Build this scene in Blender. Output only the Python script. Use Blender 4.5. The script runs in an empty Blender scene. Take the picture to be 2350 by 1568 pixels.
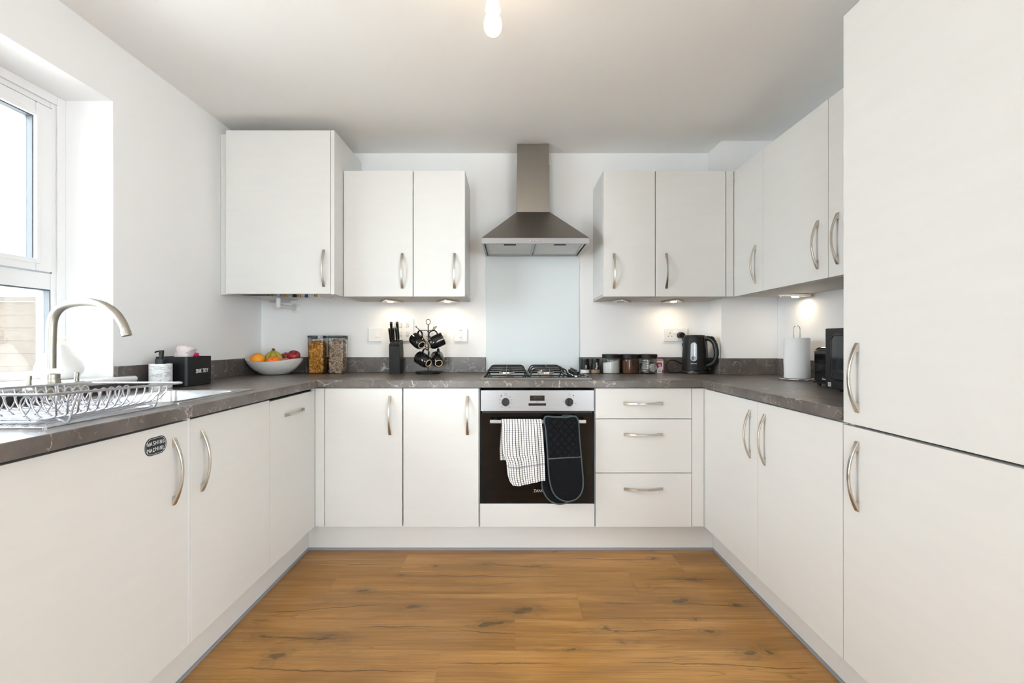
import bpy, bmesh, math, random
from mathutils import Vector, Matrix
random.seed(7)
PI = math.pi
SC = bpy.context.scene
COL = SC.collection
# ---- survey of the room, metres: x right, y into the room, z up; camera stands at x=0, y=0
F, CX, CY, H = 1080.0, 1172.0, 784.0, 1.114
def X(px, d): return (px - CX) * d / F
def Z(py, d): return H - (py - CY) * d / F
def P(px, py, d): return Vector((X(px, d), d, Z(py, d)))
YB, XL, XR, ZC = 3.042, -1.611, 1.617, 2.331       # back wall, left wall, right wall, ceiling
WT, WB = 0.914, 0.876                               # worktop top, underside
DB, DL, DR = 2.443, -1.020, 1.007                   # base door planes: back, left, right
UB, UR = 2.700, 1.2825                              # wall cabinet door planes

# ------------------------------------------------------------------ materials
def new_mat(name):
    m = bpy.data.materials.new(name); m.use_nodes = True
    nt = m.node_tree; nt.nodes.clear()
    out = nt.nodes.new('ShaderNodeOutputMaterial')
    b = nt.nodes.new('ShaderNodeBsdfPrincipled')
    nt.links.new(b.outputs[0], out.inputs[0])
    return m, nt, b, out
def N(nt, t, **kw):
    n = nt.nodes.new('ShaderNode' + t)
    for k, v in kw.items():
        if k in n.inputs: n.inputs[k].default_value = v
        else: setattr(n, k, v)
    return n
def L(nt, a, b): nt.links.new(a, b)
def coords(nt, scale=(1, 1, 1), kind='Object'):
    tc = N(nt, 'TexCoord'); mp = N(nt, 'Mapping'); mp.inputs['Scale'].default_value = scale
    L(nt, tc.outputs[kind], mp.inputs[0]); return mp.outputs[0]
def ramp(nt, src, stops):
    r = N(nt, 'ValToRGB'); els = r.color_ramp.elements
    while len(els) < len(stops): els.new(0.5)
    for e, (p, c) in zip(els, stops):
        e.position = p; e.color = (c[0], c[1], c[2], 1) if len(c) == 3 else c
    L(nt, src, r.inputs[0]); return r.outputs[0]
def math_(nt, op, a, b=None, c=None, clamp=False):
    n = N(nt, 'Math', operation=op); n.use_clamp = clamp
    for i, v in enumerate((a, b, c)):
        if v is None: continue
        if isinstance(v, (int, float)): n.inputs[i].default_value = v
        else: L(nt, v, n.inputs[i])
    return n.outputs[0]
def mixc(nt, f, a, b):
    n = N(nt, 'Mix', data_type='RGBA')
    for i, v in ((0, f), (6, a), (7, b)):
        if isinstance(v, (int, float)): n.inputs[i].default_value = v
        elif isinstance(v, tuple): n.inputs[i].default_value = (*v[:3], 1)
        else: L(nt, v, n.inputs[i])
    return n.outputs[2]
def bump(nt, b, src, strength=.2, dist=.002):
    n = N(nt, 'Bump'); n.inputs['Strength'].default_value = strength; n.inputs['Distance'].default_value = dist
    L(nt, src, n.inputs['Height']); L(nt, n.outputs[0], b.inputs['Normal'])
def mat(name, col, rough=.5, metal=0, spec=.5, var=.04, vscale=8, bmp=0, bscale=200, stretch=(1, 1, 1), coat=0):
    m, nt, b, out = new_mat(name)
    co = coords(nt, stretch)
    nz = N(nt, 'TexNoise'); nz.inputs['Scale'].default_value = vscale; nz.inputs['Detail'].default_value = 4
    L(nt, co, nz.inputs['Vector'])
    lo = tuple(c * (1 - var) for c in col); hi = tuple(min(1, c * (1 + var)) for c in col)
    L(nt, ramp(nt, nz.outputs[0], [(.3, lo), (.7, hi)]), b.inputs['Base Color'])
    b.inputs['Roughness'].default_value = rough; b.inputs['Metallic'].default_value = metal
    b.inputs['Specular IOR Level'].default_value = spec
    b.inputs['Coat Weight'].default_value = coat
    if bmp:
        n2 = N(nt, 'TexNoise'); n2.inputs['Scale'].default_value = bscale; n2.inputs['Detail'].default_value = 3
        L(nt, co, n2.inputs['Vector']); bump(nt, b, n2.outputs[0], bmp, .001)
    return m
def emis(name, col, s):
    m, nt, b, out = new_mat(name)
    b.inputs['Base Color'].default_value = (*col, 1)
    b.inputs['Emission Color'].default_value = (*col, 1); b.inputs['Emission Strength'].default_value = s
    return m
def thin_glass(name, tint=(1, 1, 1), refl=.06, rough=0.0):
    m = bpy.data.materials.new(name); m.use_nodes = True
    nt = m.node_tree; nt.nodes.clear()
    out = N(nt, 'OutputMaterial'); t = N(nt, 'BsdfTransparent'); g = N(nt, 'BsdfGlossy'); mx = N(nt, 'MixShader')
    t.inputs[0].default_value = (*tint, 1); g.inputs['Roughness'].default_value = rough
    lw = N(nt, 'LayerWeight'); lw.inputs[0].default_value = .25
    f = math_(nt, 'MULTIPLY_ADD', lw.outputs['Fresnel'], .8, refl * .5, True)
    L(nt, f, mx.inputs[0]); L(nt, t.outputs[0], mx.inputs[1]); L(nt, g.outputs[0], mx.inputs[2]); L(nt, mx.outputs[0], out.inputs[0])
    return m

def lit_glass(name, col, s, f):
    m = bpy.data.materials.new(name); m.use_nodes = True
    nt = m.node_tree; nt.nodes.clear()
    out = N(nt, 'OutputMaterial'); t = N(nt, 'BsdfTransparent'); e = N(nt, 'Emission'); mx = N(nt, 'MixShader'); mx.inputs[0].default_value = f
    e.inputs[0].default_value = (*col, 1); e.inputs[1].default_value = s
    L(nt, t.outputs[0], mx.inputs[1]); L(nt, e.outputs[0], mx.inputs[2]); L(nt, mx.outputs[0], out.inputs[0]); return m
def mat_marble():
    m, nt, b, out = new_mat('brown_marble_laminate')
    co = coords(nt)
    warp = N(nt, 'TexNoise'); warp.inputs['Scale'].default_value = 9; warp.inputs['Detail'].default_value = 5
    L(nt, co, warp.inputs['Vector'])
    wv = N(nt, 'VectorMath', operation='MULTIPLY_ADD')
    L(nt, warp.outputs['Color'], wv.inputs[0]); wv.inputs[1].default_value = (.16, .16, .16); L(nt, co, wv.inputs[2])
    base = N(nt, 'TexNoise'); base.inputs['Scale'].default_value = 7; base.inputs['Detail'].default_value = 9; base.inputs['Roughness'].default_value = .62
    L(nt, co, base.inputs['Vector'])
    col = ramp(nt, base.outputs[0], [(.28, (.074, .060, .053)), (.5, (.112, .095, .086)), (.72, (.165, .145, .132))])
    def vein(scale, thr, mscale, mlo, mhi, seed):
        mp = N(nt, 'Mapping'); mp.inputs['Location'].default_value = (seed, seed * .7, seed * .3); mp.inputs['Scale'].default_value = (1, 1, 1)
        mp.inputs['Rotation'].default_value = (.5, .6, .4)
        L(nt, wv.outputs[0], mp.inputs[0])
        v = N(nt, 'TexVoronoi', feature='DISTANCE_TO_EDGE'); v.inputs['Scale'].default_value = scale
        L(nt, mp.outputs[0], v.inputs['Vector'])
        line = N(nt, 'MapRange'); line.inputs[1].default_value = 0; line.inputs[2].default_value = thr; line.inputs[3].default_value = 1; line.inputs[4].default_value = 0
        L(nt, v.outputs[0], line.inputs[0])
        k = N(nt, 'TexNoise'); k.inputs['Scale'].default_value = mscale; k.inputs['Detail'].default_value = 3; L(nt, mp.outputs[0], k.inputs['Vector'])
        mr = N(nt, 'MapRange'); mr.inputs[1].default_value = mlo; mr.inputs[2].default_value = mhi; L(nt, k.outputs[0], mr.inputs[0])
        return math_(nt, 'MULTIPLY', line.outputs[0], mr.outputs[0], clamp=True)
    v1 = vein(7, .022, 9, .52, .66, 3.1)
    v2 = vein(19, .035, 16, .52, .62, 8.3)
    sp = N(nt, 'TexNoise'); sp.inputs['Scale'].default_value = 55; sp.inputs['Detail'].default_value = 2; L(nt, co, sp.inputs['Vector'])
    spk = N(nt, 'MapRange'); spk.inputs[1].default_value = .70; spk.inputs[2].default_value = .78; spk.inputs[4].default_value = .45; L(nt, sp.outputs[0], spk.inputs[0])
    vv = math_(nt, 'ADD', v1, math_(nt, 'MULTIPLY', v2, .7), clamp=True)
    vv = math_(nt, 'MAXIMUM', vv, spk.outputs[0], clamp=True)
    col = mixc(nt, math_(nt, 'MULTIPLY', vv, .8), col, (.62, .59, .56))
    L(nt, col, b.inputs['Base Color'])
    b.inputs['Roughness'].default_value = .30; b.inputs['Specular IOR Level'].default_value = .5
    bump(nt, b, base.outputs[0], .03, .001)
    return m

def mat_floor():
    m, nt, b, out = new_mat('oak_laminate')
    at = N(nt, 'Attribute'); at.attribute_name = 'plank'
    tc = N(nt, 'TexCoord')
    off = N(nt, 'VectorMath', operation='MULTIPLY_ADD'); L(nt, at.outputs['Color'], off.inputs[0]); off.inputs[1].default_value = (13, 17, 5); L(nt, tc.outputs['Object'], off.inputs[2])
    def nz(sc, scale, detail, dist=0, rough=.55):
        mp = N(nt, 'Mapping'); mp.inputs['Scale'].default_value = sc; L(nt, off.outputs[0], mp.inputs[0])
        n = N(nt, 'TexNoise'); n.inputs['Scale'].default_value = scale; n.inputs['Detail'].default_value = detail; n.inputs['Distortion'].default_value = dist; n.inputs['Roughness'].default_value = rough
        L(nt, mp.outputs[0], n.inputs['Vector']); return n.outputs[0]
    broad = nz((.9, 5, 1), 1.6, 5, .5)
    fine = nz((3, 105, 1), 1.5, 6, .2, .68)
    col = ramp(nt, broad, [(.25, (.285, .136, .034)), (.5, (.430, .216, .060)), (.75, (.575, .310, .100))])
    col = mixc(nt, math_(nt, 'MULTIPLY', ramp(nt, fine, [(.38, (1, 1, 1)), (.6, (0, 0, 0))]), .36), col, (.165, .070, .020))
    mid = nz((.8, 26, 1), 1.6, 6, .35, .6)
    col = mixc(nt, math_(nt, 'MULTIPLY', ramp(nt, mid, [(.40, (1, 1, 1)), (.52, (0, 0, 0))]), .30), col, (.19, .082, .024))
    # knots: stretched cells with rings
    mp = N(nt, 'Mapping'); mp.inputs['Scale'].default_value = (1.7, 5.0, 1); L(nt, off.outputs[0], mp.inputs[0])
    kn = N(nt, 'TexVoronoi'); kn.inputs['Scale'].default_value = 1.5; L(nt, mp.outputs[0], kn.inputs['Vector'])
    kw = nz((3, 10, 1), 3, 4, .5)
    kd = math_(nt, 'ADD', kn.outputs['Distance'], math_(nt, 'MULTIPLY', math_(nt, 'SUBTRACT', kw, .5), .22))
    rings = math_(nt, 'SINE', math_(nt, 'MULTIPLY', kd, 70))
    near = N(nt, 'MapRange'); near.inputs[1].default_value = .30; near.inputs[2].default_value = .05; L(nt, kd, near.inputs[0])
    rr = math_(nt, 'MULTIPLY', math_(nt, 'MULTIPLY_ADD', rings, .5, .5), near.outputs[0])
    col = mixc(nt, math_(nt, 'MULTIPLY', rr, .25), col, (.115, .052, .018))
    core = N(nt, 'MapRange'); core.inputs[1].default_value = .085; core.inputs[2].default_value = .03; L(nt, kd, core.inputs[0])
    col = mixc(nt, math_(nt, 'MULTIPLY', core.outputs[0], .25), col, (.045, .030, .016))
    # long dark cracks
    cr = nz((.55, 5.5, 1), 1.5, 3, .4)
    cl = N(nt, 'MapRange'); cl.inputs[1].default_value = .0; cl.inputs[2].default_value = .008; cl.inputs[3].default_value = 1; cl.inputs[4].default_value = 0
    L(nt, math_(nt, 'ABSOLUTE', math_(nt, 'SUBTRACT', cr, .5)), cl.inputs[0])
    cm = N(nt, 'MapRange'); cm.inputs[1].default_value = .50; cm.inputs[2].default_value = .56; L(nt, nz((.8, 1.6, 1), 1.9, 2), cm.inputs[0])
    col = mixc(nt, math_(nt, 'MULTIPLY', math_(nt, 'MULTIPLY', cl.outputs[0], cm.outputs[0]), .35), col, (.050, .032, .018))
    # cool grey weathering
    gw = N(nt, 'MapRange'); gw.inputs[1].default_value = .55; gw.inputs[2].default_value = .8; L(nt, nz((1, 3.5, 1), 1.7, 4), gw.inputs[0])
    col = mixc(nt, math_(nt, 'MULTIPLY', gw.outputs[0], .40), col, (.21, .130, .060))
    # knots and splits printed on these boards, where they lie on the floor: x, y, half sizes
    KNOTS = [(-0.3808, 2.3378, 0.02, 0.012), (-0.1204, 2.3531, 0.03, 0.016), (0.1413, 2.3348, 0.05, 0.018), (-0.5238, 2.2359, 0.022, 0.014), (-0.6629, 2.1048, 0.045, 0.022), (-0.4014, 1.9751, 0.045, 0.02), (0.0552, 1.9536, 0.06, 0.028), (-0.0893, 1.8566, 0.055, 0.028), (-0.9284, 1.7758, 0.045, 0.02), (-0.6826, 1.7671, 0.065, 0.028), (-0.8271, 1.6608, 0.035, 0.038), (0.224, 1.6985, 0.035, 0.012), (0.7379, 2.4149, 0.03, 0.018), (0.8315, 2.2033, 0.05, 0.02), (0.7205, 2.0213, 0.06, 0.024), (0.9562, 1.9953, 0.03, 0.018), (0.7337, 1.8841, 0.022, 0.014), (0.37, 1.816, 0.06, 0.022), (0.761, 1.802, 0.04, 0.02), (0.8492, 1.6875, 0.045, 0.022), (0.93, 1.6875, 0.02, 0.03), (0.4117, 1.7396, 0.012, 0.01), (0.0349, 1.9331, 0.03, 0.02)]
    SPLITS = [(-1.0767, 2.3687, -0.4975, 2.3409), (-0.1281, 2.3593, 0.1975, 2.3137), (-0.5175, 2.2387, 0.3007, 2.2276), (-1.0561, 1.9284, -0.4886, 2.006), (-0.6629, 1.8339, -0.2542, 1.8414), (-0.9395, 1.7758, -0.6453, 1.755), (-1.028, 1.6044, -0.2581, 1.5846), (-0.2557, 1.6321, 0.1988, 1.6218), (0.16, 2.4244, 0.852, 2.3901), (0.569, 2.2085, 1.0509, 2.1929), (0.6708, 1.9996, 1.0654, 1.9762), (0.3472, 1.8107, 0.7645, 1.8232), (0.3642, 1.6428, 1.0719, 1.5977), (-0.2291, 1.8232, 0.0216, 1.7881)]
    wn = N(nt, 'TexNoise'); wn.inputs['Scale'].default_value = 9; wn.inputs['Detail'].default_value = 5; L(nt, tc.outputs['Object'], wn.inputs['Vector'])
    wv = N(nt, 'VectorMath', operation='MULTIPLY_ADD'); L(nt, wn.outputs['Color'], wv.inputs[0]); wv.inputs[1].default_value = (.09, .035, 0)
    sh = N(nt, 'VectorMath', operation='SUBTRACT'); L(nt, tc.outputs['Object'], sh.inputs[0]); sh.inputs[1].default_value = (.045, .0175, 0); L(nt, sh.outputs[0], wv.inputs[2])
    kacc = None
    for x, y, rx, ry in KNOTS:
        d = N(nt, 'VectorMath', operation='SUBTRACT'); L(nt, wv.outputs[0], d.inputs[0]); d.inputs[1].default_value = (x, y, 0)
        e = N(nt, 'VectorMath', operation='MULTIPLY'); L(nt, d.outputs[0], e.inputs[0]); e.inputs[1].default_value = (1 / rx, 1 / ry, 0)
        ln = N(nt, 'VectorMath', operation='LENGTH'); L(nt, e.outputs[0], ln.inputs[0])
        kacc = ln.outputs['Value'] if kacc is None else math_(nt, 'MINIMUM', kacc, ln.outputs['Value'])
    kn2 = N(nt, 'TexNoise'); kn2.inputs['Scale'].default_value = 26; kn2.inputs['Detail'].default_value = 5
    km = N(nt, 'Mapping'); km.inputs['Scale'].default_value = (.6, 1.6, 1); L(nt, tc.outputs['Object'], km.inputs[0]); L(nt, km.outputs[0], kn2.inputs['Vector'])
    kacc = math_(nt, 'MAXIMUM', math_(nt, 'MULTIPLY_ADD', math_(nt, 'SUBTRACT', kn2.outputs[0], .5), 3.4, kacc), 0)
    wsp = N(nt, 'SeparateXYZ'); L(nt, wv.outputs[0], wsp.inputs[0]); cacc = None
    for x0, y0, x1, y1 in SPLITS:
        t = N(nt, 'MapRange'); t.inputs[1].default_value = x0; t.inputs[2].default_value = x1; L(nt, wsp.outputs[0], t.inputs[0])
        yl = math_(nt, 'MULTIPLY_ADD', t.outputs[0], y1 - y0, y0)
        hw = math_(nt, 'MULTIPLY', math_(nt, 'MULTIPLY', t.outputs[0], math_(nt, 'SUBTRACT', 1, t.outputs[0])), .015)
        q = math_(nt, 'DIVIDE', math_(nt, 'ABSOLUTE', math_(nt, 'SUBTRACT', wsp.outputs[1], yl)), math_(nt, 'ADD', hw, .00001))
        q = math_(nt, 'SUBTRACT', 1.25, q, clamp=True)
        cacc = q if cacc is None else math_(nt, 'MAXIMUM', cacc, q)
    halo = N(nt, 'MapRange'); halo.inputs[1].default_value = 2.2; halo.inputs[2].default_value = .4; L(nt, kacc, halo.inputs[0])
    kr = math_(nt, 'MULTIPLY_ADD', math_(nt, 'SINE', math_(nt, 'MULTIPLY', kacc, 7)), .35, .65)
    col = mixc(nt, math_(nt, 'MULTIPLY', math_(nt, 'MULTIPLY', halo.outputs[0], kr), .58), col, (.140, .085, .034))
    kc_ = N(nt, 'MapRange'); kc_.inputs[1].default_value = .75; kc_.inputs[2].default_value = .15; L(nt, kacc, kc_.inputs[0])
    col = mixc(nt, math_(nt, 'MULTIPLY', kc_.outputs[0], .55), col, (.060, .040, .020))
    col = mixc(nt, math_(nt, 'MULTIPLY', cacc, .72), col, (.055, .034, .016))
    sep = N(nt, 'SeparateColor'); L(nt, at.outputs['Color'], sep.inputs[0])
    hs = N(nt, 'HueSaturation'); L(nt, math_(nt, 'MULTIPLY_ADD', sep.outputs[0], .13, .965), hs.inputs['Value']); L(nt, col, hs.inputs['Color'])
    L(nt, hs.outputs[0], b.inputs['Base Color'])
    b.inputs['Roughness'].default_value = .38; b.inputs['Specular IOR Level'].default_value = .4
    bump(nt, b, fine, .08, .001)
    return m

def mat_towel():
    m, nt, b, out = new_mat('check_towel_cotton')
    uv = N(nt, 'UVMap'); sp = N(nt, 'SeparateXYZ'); L(nt, uv.outputs[0], sp.inputs[0])
    def lines(src, period, width, soft=.05):
        f = math_(nt, 'FRACT', math_(nt, 'DIVIDE', src, period))
        return math_(nt, 'LESS_THAN', f, width)
    a = lines(sp.outputs[0], .0142, .25); c = lines(sp.outputs[1], .0113, .19)
    col = mixc(nt, math_(nt, 'MULTIPLY', c, .68), (.83, .82, .81), (.06, .065, .08))
    col = mixc(nt, math_(nt, 'MULTIPLY', a, .93), col, (.012, .013, .018))
    band = math_(nt, 'MULTIPLY', math_(nt, 'GREATER_THAN', sp.outputs[1], .272), math_(nt, 'LESS_THAN', sp.outputs[1], .280))
    col = mixc(nt, math_(nt, 'MULTIPLY', band, .6), col, (.12, .13, .17))
    L(nt, col, b.inputs['Base Color']); b.inputs['Roughness'].default_value = .9; b.inputs['Specular IOR Level'].default_value = .1
    nz = N(nt, 'TexNoise'); nz.inputs['Scale'].default_value = 500; L(nt, coords(nt), nz.inputs['Vector']); bump(nt, b, nz.outputs[0], .2, .001)
    return m
def mat_cell(name, col, lo, scale, rough, strength, dist, inv=False, colvar=None):
    m, nt, b, out = new_mat(name)
    v = N(nt, 'TexVoronoi'); v.inputs['Scale'].default_value = scale; L(nt, coords(nt), v.inputs['Vector'])
    L(nt, ramp(nt, v.outputs['Distance'], [(.1, col), (.75, lo)]), b.inputs['Base Color'])
    b.inputs['Roughness'].default_value = rough
    h = v.outputs['Distance']
    if inv: h = math_(nt, 'SUBTRACT', 1, h)
    bump(nt, b, h, strength, dist)
    return m
def mat_flakes(name, a, c, d):
    m, nt, b, out = new_mat(name)
    g = N(nt, 'NewGeometry')
    nz = N(nt, 'TexNoise'); nz.inputs['Scale'].default_value = 120; L(nt, coords(nt), nz.inputs['Vector'])
    f = math_(nt, 'ADD', math_(nt, 'MULTIPLY', g.outputs['Random Per Island'], .75), math_(nt, 'MULTIPLY', nz.outputs[0], .3))
    L(nt, ramp(nt, f, [(.05, a), (.5, c), (.95, d)]), b.inputs['Base Color']); b.inputs['Roughness'].default_value = .7
    return m
def mat_mottle(name, stops, scale, rough=.4, stretch=(1, 1, 1), detail=6, bmp=0, dist=0, coat=0):
    m, nt, b, out = new_mat(name)
    nz = N(nt, 'TexNoise'); nz.inputs['Scale'].default_value = scale; nz.inputs['Detail'].default_value = detail; nz.inputs['Distortion'].default_value = dist
    L(nt, coords(nt, stretch), nz.inputs['Vector'])
    L(nt, ramp(nt, nz.outputs[0], stops), b.inputs['Base Color']); b.inputs['Roughness'].default_value = rough; b.inputs['Coat Weight'].default_value = coat
    if bmp: bump(nt, b, nz.outputs[0], bmp, .002)
    return m
def mat_brick():
    m, nt, b, out = new_mat('red_brick')
    tc = N(nt, 'TexCoord'); sp = N(nt, 'SeparateXYZ'); L(nt, tc.outputs['Object'], sp.inputs[0])
    cb = N(nt, 'CombineXYZ'); L(nt, math_(nt, 'ADD', sp.outputs[0], sp.outputs[1]), cb.inputs[0]); L(nt, sp.outputs[2], cb.inputs[1])
    bt = N(nt, 'TexBrick'); L(nt, cb.outputs[0], bt.inputs['Vector'])
    bt.inputs['Color1'].default_value = (.075, .014, .008, 1); bt.inputs['Color2'].default_value = (.10, .022, .011, 1); bt.inputs['Mortar'].default_value = (.13, .11, .085, 1)
    bt.inputs['Scale'].default_value = 1; bt.inputs['Brick Width'].default_value = .225; bt.inputs['Row Height'].default_value = .075; bt.inputs['Mortar Size'].default_value = .012
    L(nt, bt.outputs['Color'], b.inputs['Base Color']); b.inputs['Roughness'].default_value = .9
    return m

M = {}
M['wall'] = mat('white_wall_paint', (.86, .86, .865), .85, spec=.2, var=.008, vscale=2, bmp=.04, bscale=260)
M['ceiling'] = mat('white_ceiling_paint', (.88, .88, .875), .9, spec=.15, var=.008, vscale=2)
M['cab'] = mat('pale_grey_cabinet_front', (.70, .697, .682), .42, spec=.35, var=.012, vscale=3, bmp=.03, bscale=90, stretch=(1, 1, 9))
M['carcass'] = mat('white_melamine', (.72, .71, .69), .5, var=.01)
M['under'] = mat('shaded_white_melamine', (.50, .46, .42), .5, var=.02)  # white melamine undersides, with their shade mixed into the colour
M['nickel'] = mat('brushed_nickel', (.60, .55, .485), .26, 1, var=.03, vscale=30)
M['steel'] = mat('brushed_stainless_steel', (.30, .30, .31), .32, 1, var=.05, vscale=14, stretch=(.3, 1, 30))
M['steel_h'] = mat('hood_stainless_steel', (.27, .245, .22), .33, 1, var=.04, vscale=14, stretch=(30, 1, .5))
M['sinksteel'] = mat('sink_stainless_steel', (.72, .725, .73), .22, 1, var=.03, vscale=20)
M['chrome'] = mat('chrome', (.80, .80, .82), .08, 1, var=.01)
M['tap'] = mat('brushed_tap_nickel', (.36, .34, .30), .34, 1, var=.03, vscale=20)
M['wire'] = mat('silver_wire', (.50, .50, .54), .30, .9, var=.03)
M['blackplastic'] = mat('black_plastic', (.009, .009, .010), .36, spec=.35, var=.1)
M['blacksatin'] = mat('black_satin_metal', (.008, .009, .010), .42, spec=.35, var=.08)
M['blackmatt'] = mat('black_matt', (.009, .009, .0095), .5, spec=.3, var=.1)
M['blackgloss'] = mat('black_gloss', (.006, .006, .007), .05, var=.1)
M['blackglass'] = mat('black_oven_glass', (.004, .0035, .0035), .03, var=.1, spec=.28)
M['blackceramic'] = mat('black_glazed_ceramic', (.006, .006, .006), .06, var=.1, spec=.6)
M['clay'] = mat('unglazed_clay', (.62, .46, .30), .7)
M['iron'] = mat('black_cast_iron', (.012, .012, .013), .33, var=.1)
M['alu'] = mat('burner_aluminium', (.55, .52, .48), .4, .9)
M['marble'] = mat_marble()
M['floor'] = mat_floor()
M['white'] = mat('white_plastic', (.80, .80, .80), .3, var=.01)
M['upvc'] = mat('white_upvc', (.82, .82, .83), .25, var=.01)
M['sillw'] = mat('white_gloss_sill', (.82, .82, .82), .25, var=.01)
M['greyseal'] = mat('grey_seal', (.28, .30, .35), .45, var=.03)
M['rubber'] = mat('dark_rubber_gasket', (.05, .05, .07), .6)
M['spacer'] = mat('grey_spacer_bar', (.085, .10, .115), .5, 0)
M['pane'] = thin_glass('window_glass', (.98, .99, .985), .03)
M['jar'] = thin_glass('clear_jar_glass', (.96, .97, .965), .05, .02)
M['clearplastic'] = thin_glass('clear_plastic', (.95, .96, .955), .05, .03)
M['splash'] = mat('pale_glass_splashback', (.71, .765, .79), .06, spec=.5, var=.004)
M['ceramicw'] = mat('white_ceramic', (.80, .79, .77), .25, var=.02)
M['gold'] = mat('gold_wire', (.80, .58, .25), .25, 1)
M['soapmarble'] = mat_mottle('white_veined_marble', [(.0, (.78, .78, .78)), (.478, (.80, .80, .80)), (.5, (.42, .43, .45)), (.515, (.80, .80, .80)), (1, (.76, .76, .77))], 14, .35, (.55, .55, 2.2), 3, dist=.6)
M['bowl'] = mat('dimpled_white_ceramic', (.83, .82, .79), .35, var=.02)
M['orange'] = mat('orange_peel', (.88, .33, .012), .42, var=.06, bmp=.25, bscale=260)
M['orange2'] = mat('deep_orange_peel', (.86, .19, .014), .42, var=.06, bmp=.25, bscale=260)
M['banana'] = mat_mottle('green_yellow_banana_skin', [(.3, (.23, .24, .025)), (.7, (.46, .38, .04))], 14, .45, (1, 1, .5))
M['bananatip'] = mat('brown_banana_stem', (.10, .065, .02), .7)
M['apple'] = mat_mottle('red_apple_skin', [(.3, (.20, .008, .016)), (.7, (.33, .02, .025))], 18, .25, coat=.2)
M['apple2'] = mat_mottle('streaked_apple_skin', [(.35, (.42, .04, .025)), (.65, (.60, .26, .08))], 30, .3, (1, 1, .3))
M['corn'] = mat_flakes('golden_flakes', (.26, .085, .008), (.60, .25, .028), (.78, .42, .10))
M['bran'] = mat_flakes('pale_bran_flakes', (.16, .10, .06), (.46, .32, .21), (.64, .50, .37))
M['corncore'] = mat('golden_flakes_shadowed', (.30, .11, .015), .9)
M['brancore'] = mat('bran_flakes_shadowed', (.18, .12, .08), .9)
M['lidgrey'] = mat('dark_slate_lid', (.035, .045, .055), .45)
M['lidclear'] = thin_glass('smoky_clear_lid', (.62, .68, .68), .10, .05)
M['sugar'] = mat('white_sugar', (.84, .83, .82), .9, bmp=.3, bscale=500)
M['coffee'] = mat('brown_coffee', (.095, .035, .018), .9, var=.2, vscale=120, bmp=.5, bscale=400)
M['teabag'] = mat('pale_tea_bag_paper', (.55, .545, .53), .9, var=.15, vscale=120)
M['salt'] = mat('white_salt', (.82, .82, .82), .5)
M['pepper'] = mat('ground_pepper', (.30, .215, .14), .6, var=.25, vscale=150)
M['lettering'] = mat('white_lettering', (.85, .86, .88), .5, var=.01)
M['lettergrey'] = mat('grey_lettering', (.55, .56, .58), .5, var=.01)
M['chalk'] = mat('chalk_white', (.75, .80, .83), .8, var=.1, vscale=120)
M['chalkboard'] = mat('chalkboard_black', (.008, .009, .012), .5)
M['clothpink'] = mat('pale_pink_microfibre', (.73, .66, .67), .95, spec=.1, bmp=.6, bscale=320)
M['clothred'] = mat('raspberry_microfibre', (.66, .02, .12), .9, spec=.1, bmp=.5, bscale=320)
M['towel'] = mat_towel()
M['glove'] = mat('black_cotton_glove', (.006, .0065, .008), .85, spec=.15, var=.15, vscale=60, bmp=.3, bscale=420)
M['piping'] = mat('grey_piping', (.075, .095, .105), .8, spec=.2)
M['paper'] = mat('white_kitchen_paper', (.84, .84, .84), .95, spec=.05, var=.01, bmp=.75, bscale=110)
M['blackmark'] = mat('printed_black', (.03, .03, .032), .5)
M['red'] = mat('red_dot', (.35, .012, .01), .4)
M['magenta'] = mat('magenta_print', (.42, .01, .16), .45)
M['yellow'] = mat('yellow_print', (.80, .50, .02), .45)
M['card'] = mat('white_card', (.80, .80, .80), .5)
M['switchgrey'] = mat('switch_grey', (.60, .60, .615), .35)
M['socketdark'] = mat('socket_slot_dark', (.03, .03, .03), .6)
M['brass'] = mat('brass_valve', (.50, .33, .10), .35, .9)
M['blueplastic'] = mat('blue_valve_plastic', (.01, .06, .28), .4)
M['greypanel'] = mat('grey_boiler_panel', (.50, .50, .51), .4)
M['filter'] = mat_mottle('aluminium_mesh_filter', [(.35, (.55, .57, .55)), (.65, (.78, .79, .77))], 420, .45, detail=2, bmp=.6)
M['brick'] = mat_brick()
M['fencewood'] = mat_mottle('weathered_fence_wood', [(.3, (.024, .0165, .0105)), (.7, (.044, .031, .021))], 9, .85, (1, 1, 6), bmp=.2)
M['roofgrey'] = mat_mottle('grey_roof_felt', [(.35, (.022, .024, .025)), (.65, (.05, .052, .054))], 40, .9)
M['bounce_ground'] = mat_mottle('pale_bounce_ground', [(.3, (.50, .50, .49)), (.7, (.62, .62, .61))], 6, .9)  # unseen ground, made pale to bounce daylight up to the ceiling
M['grass'] = mat_mottle('lawn', [(.3, (.05, .09, .02)), (.7, (.10, .16, .04))], 60, .95)
M['led'] = emis('warm_led', (1, .80, .55), 60)
M['ledoff'] = mat('frosted_led_off', (.62, .60, .57), .4)
M['bulbglow'] = emis('glowing_filament', (1, .78, .48), 90)
M['bulbglass'] = lit_glass('glowing_bulb_glass', (1, .90, .72), 1.35, .6)
M['display'] = mat('dark_display', (.010, .008, .007), .12)
M['digits'] = mat('unlit_display_digits', (.028, .014, .010), .4)
M['gauge'] = thin_glass('gauge_plastic', (.8, .82, .84), .2, .15)
M['gaugeback'] = mat('pale_grey_gauge', (.42, .44, .47), .35)
M['gaugewater'] = mat('dim_water_in_gauge', (.10, .12, .15), .2)
M['microglass'] = mat('microwave_window', (.022, .025, .028), .07, spec=.7)

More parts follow.
